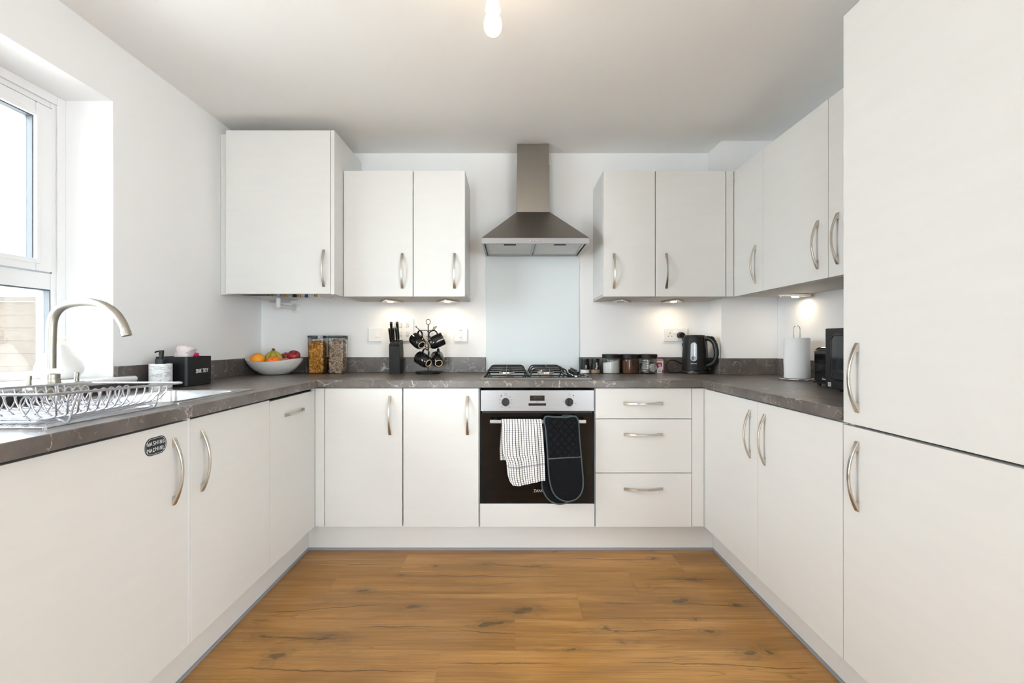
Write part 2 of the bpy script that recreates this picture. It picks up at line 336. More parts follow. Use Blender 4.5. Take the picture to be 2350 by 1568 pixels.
# ------------------------------------------------------------------ geometry helpers
def BM(): return bmesh.new()
def box(bm, x0, x1, y0, y1, z0, z1, bev=0, seg=2, mi=0):
    x0, x1 = sorted((x0, x1)); y0, y1 = sorted((y0, y1)); z0, z1 = sorted((z0, z1))
    v = [bm.verts.new((x, y, z)) for x in (x0, x1) for y in (y0, y1) for z in (z0, z1)]
    fs = [bm.faces.new([v[i] for i in q]) for q in ((0, 1, 3, 2), (4, 6, 7, 5), (0, 4, 5, 1), (2, 3, 7, 6), (0, 2, 6, 4), (1, 5, 7, 3))]
    for f in fs: f.material_index = mi
    if bev:
        es = list({e for f in fs for e in f.edges})
        bmesh.ops.bevel(bm, geom=es, offset=min(bev, .49 * min(x1 - x0, y1 - y0, z1 - z0)), segments=seg, affect='EDGES', profile=.5)
    return v
def lathe(bm, prof, seg=32, mi=0, T=None, arc=None, mis=None):
    T = T or Matrix.Identity(4); rings = []
    for r, z in prof:
        if r <= 1e-7: rings.append([bm.verts.new(T @ Vector((0, 0, z)))])
        else: rings.append([bm.verts.new(T @ Vector((r * math.cos(2 * PI * i / seg), r * math.sin(2 * PI * i / seg), z))) for i in range(seg)])
    for k in range(len(rings) - 1):
        a, b = rings[k], rings[k + 1]; m_ = mis[k] if mis else mi
        for i in range(seg):
            j = (i + 1) % seg
            if len(a) == 1 and len(b) == 1: continue
            if len(a) == 1: f = bm.faces.new((a[0], b[j], b[i]))
            elif len(b) == 1: f = bm.faces.new((a[i], a[j], b[0]))
            else: f = bm.faces.new((a[i], a[j], b[j], b[i]))
            f.material_index = m_
def tube(bm, pts, r, seg=8, closed=False, mi=0, flat=None):
    pts = [Vector(p) for p in pts]; n = len(pts)
    rs = r if isinstance(r, (list, tuple)) else [r] * n
    tang = []
    for i in range(n):
        a = pts[(i - 1) % n] if (closed or i > 0) else pts[i]
        b = pts[(i + 1) % n] if (closed or i < n - 1) else pts[i]
        t = (b - a); tang.append(t.normalized() if t.length > 1e-9 else Vector((0, 0, 1)))
    up = Vector((0, 0, 1)) if abs(tang[0].z) < .9 else Vector((1, 0, 0))
    nrm = tang[0].cross(up).normalized(); rings = []
    for i in range(n):
        nrm = (nrm - tang[i] * nrm.dot(tang[i]))
        if nrm.length < 1e-6: nrm = tang[i].orthogonal()
        nrm.normalize(); bi = tang[i].cross(nrm)
        fl = flat or (1, 1)
        rings.append([bm.verts.new(pts[i] + (nrm * math.cos(2 * PI * k / seg) * fl[0] + bi * math.sin(2 * PI * k / seg) * fl[1]) * rs[i]) for k in range(seg)])
    for i in range(n if closed else n - 1):
        a, b = rings[i], rings[(i + 1) % n]
        for k in range(seg):
            f = bm.faces.new((a[k], b[k], b[(k + 1) % seg], a[(k + 1) % seg])); f.material_index = mi
    if not closed:
        for q in (rings[0], rings[-1][::-1]):
            f = bm.faces.new(q); f.material_index = mi
def spline(pts, n=8, closed=False):
    pts = [Vector(p) for p in pts]; m = len(pts); out = []
    for i in range(m if closed else m - 1):
        p0 = pts[(i - 1) % m] if (closed or i > 0) else pts[i]; p1 = pts[i]; p2 = pts[(i + 1) % m]
        p3 = pts[(i + 2) % m] if (closed or i < m - 2) else p2
        for k in range(n):
            t = k / n
            out.append(.5 * ((2 * p1) + (p2 - p0) * t + (2 * p0 - 5 * p1 + 4 * p2 - p3) * t * t + (3 * p1 - p0 - 3 * p2 + p3) * t ** 3))
    if not closed: out.append(pts[-1])
    return out
def rrect(x0, x1, y0, y1, r, n=5):
    o = []
    for cx, cy, a0 in ((x1 - r, y1 - r, 0), (x0 + r, y1 - r, PI / 2), (x0 + r, y0 + r, PI), (x1 - r, y0 + r, 1.5 * PI)):
        for k in range(n + 1):
            a = a0 + PI / 2 * k / n; o.append((cx + r * math.cos(a), cy + r * math.sin(a)))
    return o
def loft(bm, rings, cap0=False, cap1=False, mi=0, mis=None, close=False):
    vs = [[bm.verts.new(p) for p in r] for r in rings]
    n = len(vs[0])
    pairs = list(zip(vs[:-1], vs[1:])) + ([(vs[-1], vs[0])] if close else [])
    for q, (a, b) in enumerate(pairs):
        for i in range(n):
            f = bm.faces.new((a[i], a[(i + 1) % n], b[(i + 1) % n], b[i])); f.material_index = mis[q] if mis else mi
    if cap0: bm.faces.new(vs[0][::-1]).material_index = mi
    if cap1: bm.faces.new(vs[-1]).material_index = mi
def prism(bm, poly, axis, a0, a1, mi=0):
    def mk(p, a):
        return {'x': (a, p[0], p[1]), 'y': (p[0], a, p[1]), 'z': (p[0], p[1], a)}[axis]
    A = [bm.verts.new(mk(p, a0)) for p in poly]; B = [bm.verts.new(mk(p, a1)) for p in poly]; n = len(poly)
    fs = [bm.faces.new(A), bm.faces.new(B[::-1])] + [bm.faces.new((A[i], B[i], B[(i + 1) % n], A[(i + 1) % n])) for i in range(n)]
    for f in fs: f.material_index = mi
    return fs
def sphere(bm, c, r, mi=0, seg=16, sc=(1, 1, 1)):
    T = Matrix.Translation(c) @ Matrix.Diagonal((*sc, 1))
    lathe(bm, [(r * math.sin(PI * k / (seg // 2)), -r * math.cos(PI * k / (seg // 2))) for k in range(seg // 2 + 1)], seg, mi, T)
def frame(o, x, z):
    x = Vector(x).normalized(); z = Vector(z); z = (z - x * z.dot(x)).normalized(); y = z.cross(x)
    m = Matrix((x, y, z)).transposed().to_4x4(); m.translation = Vector(o); return m
def text(bm, s, size, T, mi=0, ext=.0003, align='CENTER', sx=1):
    cu = bpy.data.curves.new('t', 'FONT'); cu.body = s; cu.size = size; cu.extrude = ext; cu.align_x = align; cu.align_y = 'CENTER'; cu.resolution_u = 2
    ob = bpy.data.objects.new('t', cu)
    me = bpy.data.meshes.new_from_object(ob)
    me.transform(T @ Matrix.Diagonal((sx, 1, 1, 1)))
    k = len(bm.faces); bm.from_mesh(me); bm.faces.ensure_lookup_table()
    for f in bm.faces[k:]: f.material_index = mi
    bpy.data.objects.remove(ob); bpy.data.curves.remove(cu); bpy.data.meshes.remove(me)

# ------------------------------------------------------------------ object helpers
def root_of(o):
    while o.parent: o = o.parent
    return o
def obj(name, bm, mats, parent=None, local=False, smooth=35, recalc=True, label=None):
    if recalc: bmesh.ops.recalc_face_normals(bm, faces=bm.faces)
    bm.normal_update()
    th = math.radians(smooth)
    for f in bm.faces: f.smooth = True
    for e in bm.edges:
        if len(e.link_faces) != 2 or e.calc_face_angle(0) > th: e.smooth = False
    if parent is not None and not local: bm.transform(root_of(parent).matrix_basis.inverted())
    me = bpy.data.meshes.new(name); bm.to_mesh(me); bm.free()
    for m_ in (mats if isinstance(mats, (list, tuple)) else [mats]): me.materials.append(M[m_] if isinstance(m_, str) else m_)
    o = bpy.data.objects.new(name, me); COL.objects.link(o)
    wn = o.modifiers.new('wn', 'WEIGHTED_NORMAL'); wn.keep_sharp = True; wn.weight = 80
    if parent is not None: o.parent = parent
    if label: o['label'] = label
    return o
def tag(o, label, cat, group=None, kind=None):
    if label: o['label'] = label
    if cat: o['category'] = cat
    if group: o['group'] = group
    if kind: o['kind'] = kind
    return o
def thing(name, label, cat, loc=(0, 0, 0), group=None, mtx=None):
    o = bpy.data.objects.new(name, None); COL.objects.link(o); o.empty_display_size = .05
    o.matrix_basis = mtx if mtx is not None else Matrix.Translation(loc)
    return tag(o, label, cat, group)
def struct(name, bm, m, parent=None, **k):
    o = obj(name, bm, m, parent, **k)
    if parent is None: o['kind'] = 'structure'
    return o
def copy_tree(o, parent=None):
    c = o.copy(); COL.objects.link(c); c.parent = parent
    for ch in list(o.children): copy_tree(ch, c)
    return c
SKY, SUNL, SUN, LED_W, BULB_W, EXPO = 13, 60, 14, .30, 2.8, .14
# ================================================================== SETTING
YR, XE_ = -3.0, 4.2                                            # rear wall behind the viewer
# floor of staggered planks
bm = BM(); lay = bm.loops.layers.float_color.new('plank')
PW, PL = .1905, 1.38
joints = {0: -.5376, 1: -.814, 2: .29, 3: .0167, 4: -.25}
rr = random.Random(11)
k0 = -3
for k in range(-3, 29):
    y1 = 2.461 - PW * k; y0 = y1 - PW
    y1 = min(y1, YB + .0); y0c = max(y0, YR)
    if y1 <= y0c: continue
    s = joints.get(k, rr.uniform(-.7, .7)) - 3 * PL
    xe = XE_ if y1 <= .72 else XR
    while s < xe:
        a, b_ = max(s, XL), min(s + PL, xe); s += PL
        if b_ - a < .002: continue
        g = .0006
        n0 = len(bm.faces)
        vs = [bm.verts.new(p) for p in ((a + g, y0c + g, 0), (b_ - g, y0c + g, 0), (b_ - g, y1 - g, 0), (a + g, y1 - g, 0))]
        f = bm.faces.new(vs)
        c = (rr.random(), rr.random(), rr.random(), 1)
        for l in f.loops: l[lay] = c
sub = [bm.verts.new(p) for p in ((XL, YR, -.002), (XE_, YR, -.002), (XE_, YB, -.002), (XL, YB, -.002))]
f = bm.faces.new(sub)
for l in f.loops: l[lay] = (.1, .1, .1, 1)
floor = struct('floor', bm, 'floor', recalc=False)

XE, YE = 4.2, .62                                    # unseen end, widened to the right to admit added fill daylight
bm = BM(); box(bm, XL - .3, XR + .1, YE, YB + .1, ZC, ZC + .1); box(bm, XL - .3, XE + .1, YR - .1, YE, ZC, ZC + .1); struct('ceiling', bm, 'ceiling')
bm = BM(); box(bm, XL - .3, XR + .1, YB, YB + .1, 0, ZC); struct('wall_back', bm, 'wall')
bm = BM(); box(bm, XR, XR + .1, YE + .1, YB, 0, ZC); box(bm, XR, XE + .1, YE, YE + .1, 0, ZC); box(bm, XE, XE + .1, YR, -2.5, 0, ZC); box(bm, XE, XE + .1, -.4, YE, 0, ZC); box(bm, XE, XE + .1, -2.5, -.4, 0, .9); box(bm, XE, XE + .1, -2.5, -.4, 2.1, ZC); struct('wall_right', bm, 'wall')
w = thing('added_fill_window', None, None, (XE + .05, -1.45, .9)); w['kind'] = 'structure'  # added, unseen: brings cool fill daylight onto the left run
bm = BM()
for a in ((-2.5, -2.44, .9, 2.1), (-.46, -.4, .9, 2.1), (-1.48, -1.42, .9, 2.1), (-2.44, -1.48, .9, .96), (-1.42, -.46, .9, .96), (-2.44, -1.48, 2.04, 2.1), (-1.42, -.46, 2.04, 2.1)): box(bm, XE + .02, XE + .08, *a, .004)
obj('window_frame', bm, 'upvc', w)
for a, b_ in ((-2.44, -1.48), (-1.42, -.46)):
    bm = BM(); box(bm, XE + .045, XE + .049, a, b_, .96, 2.04); obj('pane', bm, 'pane', w)
# left wall with the window opening
WY0, WY1, WZ0, WZ1 = .66, 1.906, .948, 2.088
bm = BM()
box(bm, XL - .20, XL, YR, WY0, 0, ZC); box(bm, XL - .20, XL, WY1, YB, 0, ZC)
box(bm, XL - .20, XL, WY0, WY1, 0, WZ0); box(bm, XL - .20, XL, WY0, WY1, WZ1, ZC)
struct('wall_left', bm, 'wall')
bm = BM()
ox0, ox1 = XL - .37, XL - .255
box(bm, ox0, ox1, -1, .62, -.3, 2.6); box(bm, ox0, ox1, 1.9727, 4.2, -.3, 2.6); box(bm, ox0, ox1, .62, 1.9727, -.3, .93); box(bm, ox0, ox1, .62, 1.9727, 2.12, 2.6)
struct('wall_exterior', bm, 'brick')
# unseen rear wall; its two glazed doors are added to let in fill daylight
DZ = 2.15; FILL_DOORS = ((-1.55, -.62), (1.45, 3.95))
bm = BM()
for a, b_ in ((XL - .2, FILL_DOORS[0][0]), (FILL_DOORS[0][1], FILL_DOORS[1][0]), (FILL_DOORS[1][1], XE)): box(bm, a, b_, YR - .1, YR, 0, ZC)
for a, b_ in FILL_DOORS: box(bm, a, b_, YR - .1, YR, DZ, ZC)
struct('wall_rear', bm, 'wall')
for k, (a, b_) in enumerate(FILL_DOORS):
    d = thing('door_%d' % (k + 1), None, None, ((a + b_) / 2, YR - .05, 0)); d['kind'] = 'structure'
    bm = BM(); y0, y1 = YR - .08, YR - .03; xm = (a + b_) / 2
    for p, q in ((a, a + .06), (b_ - .06, b_)) + (((xm - .05, xm + .05),) if k else ()): box(bm, p, q, y0, y1, 0, DZ, .004)
    spans = ((a + .06, xm - .05), (xm + .05, b_ - .06)) if k else ((a + .06, b_ - .06),)
    for p, q in spans:
        box(bm, p, q, y0, y1, 0, .09, .004); box(bm, p, q, y0, y1, DZ - .07, DZ, .004)
    obj('door_frame', bm, 'upvc', d)
    for p, q in spans:
        bm = BM(); box(bm, p, q, YR - .058, YR - .054, .09, DZ - .07); obj('pane', bm, 'pane', d)
# boxing in the far right corner
bm = BM(); box(bm, 1.275, XR, 2.85, YB, 0, ZC, .003, 2); struct('trim_1', bm, 'wall')

# window
w = thing('window_1', None, None, (XL - .2, WY1, .97)); w['kind'] = 'structure'
xi, xo = -1.809, -1.868
bm = BM()
box(bm, xo, xi, 1.850, WY1, .971, WZ1, .004); box(bm, xo, xi, WY0, .72, .971, WZ1, .004)
box(bm, xo, xi, .72, 1.850, 2.0287, WZ1, .004); box(bm, xo, xi, .72, 1.850, .971, .999, .004); box(bm, xo, xi, .72, 1.850, 1.316, 1.381, .004)
box(bm, xi, xi + .008, 1.872, WY1, .971, WZ1, .003); box(bm, xi, xi + .008, .66, 1.872, 2.052, WZ1, .003)      # stepped outer bead
obj('window_frame', bm, 'upvc', w)
sx = -1.797
def sashbar(bm, y0, y1, z0, z1): box(bm, -1.862, sx, y0, y1, z0, z1, .005)
bm = BM()
sashbar(bm, 1.783, 1.847, 1.384, 2.0257); sashbar(bm, .723, .787, 1.384, 2.0257); sashbar(bm, .787, 1.783, 1.972, 2.0257); sashbar(bm, .787, 1.783, 1.384, 1.4265)
so = obj('sash_frame', bm, 'upvc', w)
bm = BM()   # rounded glazing bead around the top pane
for a in ((-1.808, sx + .004, 1.7812, 1.800, 1.41, 1.990), (-1.808, sx + .004, .789, 1.7808, 1.9702, 1.989), (-1.808, sx + .004, .789, 1.7808, 1.410, 1.4283)): box(bm, *a, .004)
obj('glazing_bead', bm, 'upvc', so)
bm = BM()
t_ = .003
box(bm, -1.806, -1.8055, 1.846, 1.851, 1.38, 2.03); box(bm, -1.806, -1.8055, .72, 1.846, 2.0252, 2.0292)
obj('gasket', bm, 'rubber', w)
bm = BM()
for z0, z1, y1 in ((1.4265, 1.972, 1.783), (.999, 1.316, 1.850)):
    box(bm, -1.838, -1.8095, y1 - .004, y1 - .0003, z0 + .0005, z1 - .0005); box(bm, -1.838, -1.8095, .79, y1 - .0045, z1 - .004, z1 - .0005)
obj('spacer_bar', bm, 'spacer', w)
bm = BM(); box(bm, -1.832, -1.829, .787, 1.779, 1.4265, 1.968); obj('pane', bm, 'pane', w)
bm = BM(); box(bm, -1.832, -1.829, .72, 1.846, .999, 1.312); obj('pane', bm, 'pane', w)
bm = BM(); box(bm, sx - .012, -1.770, 1.05, 1.56, 2.058, 2.080, .008, 3); obj('trickle_vent', bm, 'white', w)
bm = BM()
prof = [(-1.809, .948), (-1.562, .948)] + [(-1.5665 + .0115 * math.cos(a), .9595 + .0115 * math.sin(a)) for a in [(-80 + 20 * i) * PI / 180 for i in range(9)]] + [(-1.57, .971), (-1.809, .971)]
bx = [(p[0], p[1]) for p in prof]
A = [(x, WY0 + .002, z) for x, z in bx]; B_ = [(x, WY1 - .002, z) for x, z in bx]
loft(bm, [A, B_], True, True)
nose = [(max(x, XL + .0195), z) for x, z in bx]
loft(bm, [[(x, WY1 - .002, z) for x, z in nose], [(x, 1.962, z) for x, z in nose]], True, True)
obj('sill', bm, 'sillw', w, smooth=25)

# plinths along the floor
def plinth(name, a, b_):
    p = thing(name, None, None, (a[0], a[2], 0)); p['kind'] = 'structure'
    bm = BM(); box(bm, *a, .013, .149, .001); obj('plinth_board', bm, 'cab', p)
    bm = BM(); box(bm, *b_, .0005, .0125); obj('seal_strip', bm, 'greyseal', p)
plinth('baseboard_back', (-1.080, 1.078, 2.5115, 2.5275), (-1.080, 1.078, 2.508, 2.5265))
plinth('baseboard_left', (-1.097, -1.081, .870, 2.5275), (-1.096, -1.0775, .870, 2.5075))
plinth('baseboard_right', (1.079, 1.095, .84, 2.5275), (1.0755, 1.094, .84, 2.5075))

# outside
bm = BM(); box(bm, -14, 10, -14, 14, -.32, -.30); struct('ground', bm, 'bounce_ground')
f_ = thing('garden_fence', 'weathered brown timber fence panel outside the window', 'fence', (-5.9, 5.6, -.3))
bm = BM()
for i in range(12):
    z = -.25 + i * .152
    prism(bm, [(5.60, z), (5.585, z + .008), (5.59, z + .16), (5.60, z + .16)], 'x', -8.2, -5.56)
obj('fence_board', bm, 'fencewood', f_)
for x in (-7.4, -5.62):
    bm = BM(); box(bm, x, x + .07, 5.55, 5.588, -.28, 1.64, .004); obj('fence_batten', bm, 'fencewood', f_)
bm = BM(); box(bm, -8.2, -5.54, 5.56, 5.64, 1.60, 1.645, .006); obj('capping_rail', bm, 'fencewood', f_)
s_ = thing('garden_shed', 'grey felted shed roof rising behind the fence panel', 'shed', (-9.5, 8.6, -.3))
bm = BM(); box(bm, -13, -7.4, 8.4, 10, -.3, 1.7); obj('shed_wall', bm, 'fencewood', s_)
bm = BM(); prism(bm, [(8.1, 1.66), (9.2, 2.28), (10.3, 1.66), (10.3, 1.60), (9.2, 2.22), (8.1, 1.60)], 'x', -13.2, -7.2); obj('shed_roof', bm, 'roofgrey', s_)

# ================================================================== CABINETS
HM = None
def handle_mesh():
    bm = BM(); Lh = .203; n = 36; st = []
    xs = sorted(set([-Lh / 2 + Lh * i / n for i in range(n + 1)] + [-Lh / 2 + .0272, -Lh / 2 + .0274, Lh / 2 - .0274, Lh / 2 - .0272]))
    for s in xs:
        q = abs(2 * s / Lh); o_ = .0035 + .0265 * (1 - q ** 2.0)
        i_ = 0 if abs(s) > Lh / 2 - .0273 else max(.0, o_ - .0055)
        if abs(s) <= Lh / 2 - .0273 and i_ < .004: i_ = .004
        w_ = .0042 + .0034 * q ** 1.6
        st.append([(-w_ * .82, -o_, s), (w_ * .82, -o_, s), (w_, -o_ + .0014, s), (w_, -i_, s), (-w_, -i_, s), (-w_, -o_ + .0014, s)])
    loft(bm, st, True, True)
    bmesh.ops.recalc_face_normals(bm, faces=bm.faces)
    for f in bm.faces: f.smooth = True
    for e in bm.edges:
        if len(e.link_faces) != 2 or e.calc_face_angle(0) > .5: e.smooth = False
    me = bpy.data.meshes.new('handle'); bm.to_mesh(me); bm.free(); me.materials.append(M['nickel']); return me
HM = handle_mesh()
def handle(parent, pos, out, horizontal=False):
    """bow handle standing on a front at pos; out = direction it faces"""
    o = bpy.data.objects.new('handle', HM); COL.objects.link(o); o.parent = parent
    y = -Vector(out); zz = Vector((0, 0, 1)); x = y.cross(zz)
    if horizontal: x, zz = -zz, x
    R = Matrix((x, y, zz)).transposed().to_4x4(); R.translation = Vector(pos)
    o.matrix_basis = root_of(parent).matrix_basis.inverted() @ R
    return o
TH = .019
def carcass(root, x0, x1, y0, y1, z0, z1, openside, mat_='carcass', top=True, under=None, shelf=True):
    """five hollow panels; openside 'y-' front toward the viewer, 'x+' or 'x-' """
    t = .016; bm = BM(); e = .0006
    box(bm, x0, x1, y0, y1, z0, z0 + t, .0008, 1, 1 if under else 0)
    if top: box(bm, x0, x1, y0, y1, z1 - t, z1, .0008, 1)
    a, b_ = z0 + t + e, (z1 - t - e) if top else z1
    if openside == 'y-':
        box(bm, x0, x0 + t, y0, y1, a, b_, .0008, 1); box(bm, x1 - t, x1, y0, y1, a, b_, .0008, 1); box(bm, x0 + t + e, x1 - t - e, y1 - .008, y1, a, b_)
        if shelf: box(bm, x0 + t + e, x1 - t - e, y0 + .03, y1 - .01, (a + b_) / 2, (a + b_) / 2 + t)
    else:
        box(bm, x0, x1, y0, y0 + t, a, b_, .0008, 1); box(bm, x0, x1, y1 - t, y1, a, b_, .0008, 1)
        xb = (x0, x0 + .008) if openside == 'x+' else (x1 - .008, x1)
        box(bm, *xb, y0 + t + e, y1 - t - e, a, b_)
        if shelf: box(bm, x0 + .03, x1 - .03, y0 + t + e, y1 - t - e, (a + b_) / 2, (a + b_) / 2 + t)
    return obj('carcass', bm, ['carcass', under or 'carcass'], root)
def front(root, name, x0, x1, y0, y1, z0, z1, m='cab'):
    bm = BM(); box(bm, x0, x1, y0, y1, z0, z1, .0016, 2); return obj(name, bm, m, root)
G = .0018
# ---- wall cabinets, back wall (left of the hood)
def wall_cab_back(label, x0, x1, hx):
    r = thing('wall_cabinet', label, 'cabinet', ((x0 + x1) / 2, UB, 1.37), 'wall cabinets')
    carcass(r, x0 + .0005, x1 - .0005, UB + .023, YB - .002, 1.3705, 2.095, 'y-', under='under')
    d = front(r, 'door', x0 + G, x1 - G, UB, UB + TH, 1.372, 2.094)
    handle(d, (hx, UB, 1.519), (0, -1, 0))
    return r
wall_cab_back('pale grey wall cabinet beside the taller boiler cupboard, over the knife block', -.960, -.5605, -.6225)
wall_cab_back('narrow pale grey wall cabinet just left of the cooker hood', -.5595, -.261, -.3225)
wall_cab_back('narrow pale grey wall cabinet just right of the cooker hood', .531, .8298, .5925)
wall_cab_back('pale grey wall cabinet above the kettle, right beside the corner post', .8308, 1.2345, .8925)
# ---- boiler cupboard
YBo = 2.565
r = thing('boiler_cupboard', 'tall deep wall cupboard hiding the boiler, close to ceiling in left corner', 'cabinet', (-1.26, YBo, 1.37))
bm = BM(); box(bm, -.982, -.9625, YBo + .004, YB - .002, 1.372, 2.268, .001); obj('side_panel', bm, 'cab', r)
bm = BM(); box(bm, -1.5525, -1.536, YBo + .023, YB - .002, 1.374, 2.262, .001); box(bm, -1.5355, -.9825, YBo + .023, YB - .002, 2.246, 2.262); obj('carcass', bm, 'carcass', r)
d = front(r, 'door', -1.553, -.984, YBo, YBo + TH, 1.374, 2.266); handle(d, (-1.019, YBo, 1.513), (0, -1, 0))
front(r, 'filler_strip', -1.6095, -1.5565, 2.612, 2.630, 1.374, 2.266)
# ---- corner post and right wall cabinets
r = thing('corner_post', 'narrow filler post joining the wall cabinets in the right-hand corner', 'filler', (1.26, UB, 1.37))
front(r, 'post_panel', 1.2385, 1.2805, UB + .004, UB + .020, 1.372, 2.094)
front(r, 'return_panel', 1.2845, 1.302, UB - .010, UB + .020, 1.372, 2.094)
def wall_cab_right(label, y0, y1, hy):
    r = thing('wall_cabinet', label, 'cabinet', (UR, (y0 + y1) / 2, 1.37), 'wall cabinets')
    carcass(r, UR + .023, XR - .002, y0 + .0005, y1 - .0005, 1.3705, 2.095, 'x-', under='under')
    d = front(r, 'door', UR, UR + TH, y0 + .0008, y1 - .0008, 1.372, 2.094)
    handle(d, (UR, hy, 1.518), (-1, 0, 0))
wall_cab_right('narrow right-wall cabinet next to the corner post, the farthest of three', 2.394, 2.688, 2.4646)
wall_cab_right('wide right-wall cabinet above the kitchen roll, between two narrower-looking ones', 1.901, 2.393, 1.9646)
wall_cab_right('right-wall cabinet half hidden behind the tall fridge cupboard, above the microwave', 1.4275, 1.900, 1.844)

# ---- base cabinets, back run
BT = .874
def base_back(label, x0, x1, hx):
    r = thing('base_cabinet', label, 'cabinet', ((x0 + x1) / 2, DB, .15), 'base cabinets')
    carcass(r, x0 + .0005, x1 - .0005, DB + .023, 2.98, .15, BT - .001, 'y-')
    d = front(r, 'door', x0 + G, x1 - G, DB, DB + TH, .151, BT - .003); handle(d, (hx, DB, .7305), (0, -1, 0))
base_back('base cabinet in the left inner corner, beside the filler strip', -.9665, -.5615, -.627)
base_back('base cabinet directly left of the oven', -.5595, -.1645, -.224)
r = thing('drawer_unit', 'base unit of three drawers directly right of the oven', 'drawers', (.69, DB, .15))
carcass(r, .4395, .9395, DB + .023, 2.98, .15, BT - .001, 'y-', shelf=False)
for z0, z1, hz in ((.7136, BT - .003, .793), (.4325, .7100, .632), (.151, .4290, .349)):
    d = front(r, 'drawer', .4405, .9385, DB, DB + TH, z0, z1); handle(d, (.688, DB, hz), (0, -1, 0), True)
r = thing('oven_housing', 'white housing around the built-in oven with panel below the oven door', 'cabinet', (.138, DB, .15))
bm = BM()
box(bm, -.1635, -.1605, DB + .003, 2.98, .15, BT - .002); box(bm, .4355, .4385, DB + .003, 2.98, .15, BT - .002)
box(bm, -.1600, .4350, DB + .023, 2.98, .15, .166); box(bm, -.1600, .4350, 2.972, 2.98, .167, BT - .002)
obj('carcass', bm, 'greyseal', r)
front(r, 'lower_panel', -.1595, .4345, DB, DB + TH, .151, .2705)
r = thing('corner_filler', 'narrow pale filler in the left inner corner of the base units', 'filler', (-.99, DB, .15))
front(r, 'post_panel', -1.0165, -.9685, DB + .003, DB + .020, .151, BT - .003)
front(r, 'return_panel', -1.0365, -1.0185, DB - .008, DB + .020, .151, BT - .003)
r = thing('corner_filler', 'pale filler between the drawer unit and the right-hand base units', 'filler', (.975, DB, .15))
front(r, 'post_panel', .9415, 1.0045, DB + .003, DB + .020, .151, BT - .003)
front(r, 'return_panel', 1.0065, 1.0245, DB - .002, DB + .020, .151, BT - .003)

# ---- left run
def sticker_strokes():
    G_ = {'W': [[(0, 1), (.25, 0), (.5, .7), (.75, 0), (1, 1)]], 'A': [[(0, 0), (.45, 1), (.95, 0)], [(.2, .4), (.78, .42)]],
          'S': [[(.9, .9), (.5, 1), (.15, .8), (.3, .55), (.75, .45), (.85, .2), (.5, 0), (.05, .1)]], 'H': [[(.05, 0), (.08, 1)], [(.9, 0), (.92, 1)], [(.06, .5), (.92, .52)]],
          'I': [[(.5, 0), (.5, 1)]], 'N': [[(.05, 0), (.08, 1), (.85, 0), (.9, 1)]], 'G': [[(.9, .85), (.5, 1), (.1, .6), (.2, .1), (.6, 0), (.88, .25), (.88, .45), (.5, .45)]],
          'M': [[(0, 0), (.1, 1), (.5, .45), (.88, 1), (1, 0)]], 'C': [[(.9, .85), (.5, 1), (.1, .6), (.2, .1), (.6, 0), (.92, .18)]], 'E': [[(.85, 1), (.1, .98), (.1, 0), (.9, .02)], [(.1, .5), (.7, .52)]]}
    return G_
def front_x(root, name, x, sgn, y0, y1, z0, z1):
    return front(root, name, x, x - sgn * TH, y0, y1, z0, z1)
r = thing('washing_machine', 'integrated washing machine behind a pale door with a black oval sticker', 'appliance', (DL, 1.19, .15))
bm = BM(); box(bm, -1.575, DL - .024, .896, 1.480, .152, .86, .006); obj('machine_body', bm, 'white', r)
bm = BM(); box(bm, -1.590, DL - .001, .869, .886, .001, BT - .001, .001); obj('end_panel', bm, 'cab', r)
d = front_x(r, 'door', DL, 1, .888, 1.4880, .151, BT - .0085); handle(d, (DL, 1.4245, .7205), (1, 0, 0))
bm = BM(); cy_, cz_ = 1.3525, .8143
prism(bm, [(cy_ + a, cz_ + b_) for a, b_ in rrect(-.0415, .0415, -.0255, .0255, .0235, 8)], 'x', DL, DL + .0006)
lp = [Vector((DL + .0008, cy_ + a, cz_ + b_)) for a, b_ in rrect(-.038, .038, -.022, .022, .0205, 8)]
tube(bm, lp, .0005, 4, True, 1)
Gl = sticker_strokes(); rg = random.Random(3)
for word, zb in (('WASHING', cz_ + .0035), ('MACHINE', cz_ - .0150)):
    y = cy_ - .0325
    for ch in word:
        wv = .0042 if ch == 'I' else .0074
        dz = rg.uniform(-.0006, .0006)
        for st in Gl[ch]:
            tube(bm, [Vector((DL + .0009, y + p[0] * wv, zb + dz + p[1] * .0108)) for p in st], .00075, 5, False, 1)
        y += wv + .0028
obj('chalkboard_sticker', bm, ['chalkboard', 'chalk'], d, label='black oval sticker hand-lettered WASHING MACHINE')
r = thing('sink_cabinet', 'left-hand base cabinet under the sink, between washing machine and dishwasher', 'cabinet', (DL, 1.75, .15))
carcass(r, -1.58, DL - .0225, 1.5015, 1.9905, .15, BT - .001, 'x+', top=False, shelf=False)
bm = BM(); box(bm, DL - .0215, DL - .003, 1.490, 1.5005, .151, BT - .003, .001); obj('edge_strip', bm, 'upvc', r)
d = front_x(r, 'door', DL, 1, 1.5025, 1.9900, .151, BT - .0085); handle(d, (DL, 1.5545, .7205), (1, 0, 0))
r = thing('dishwasher', 'slim integrated dishwasher behind a pale door with horizontal handle, at the left corner', 'appliance', (DL, 2.215, .15))
bm = BM(); box(bm, -1.575, DL - .024, 2.000, 2.428, .152, .86, .006); obj('machine_body', bm, 'steel', r)
d = front_x(r, 'door', DL, 1, 1.9940, 2.4330, .151, BT - .0145); handle(d, (DL, 2.2235, .7805), (1, 0, 0), True)
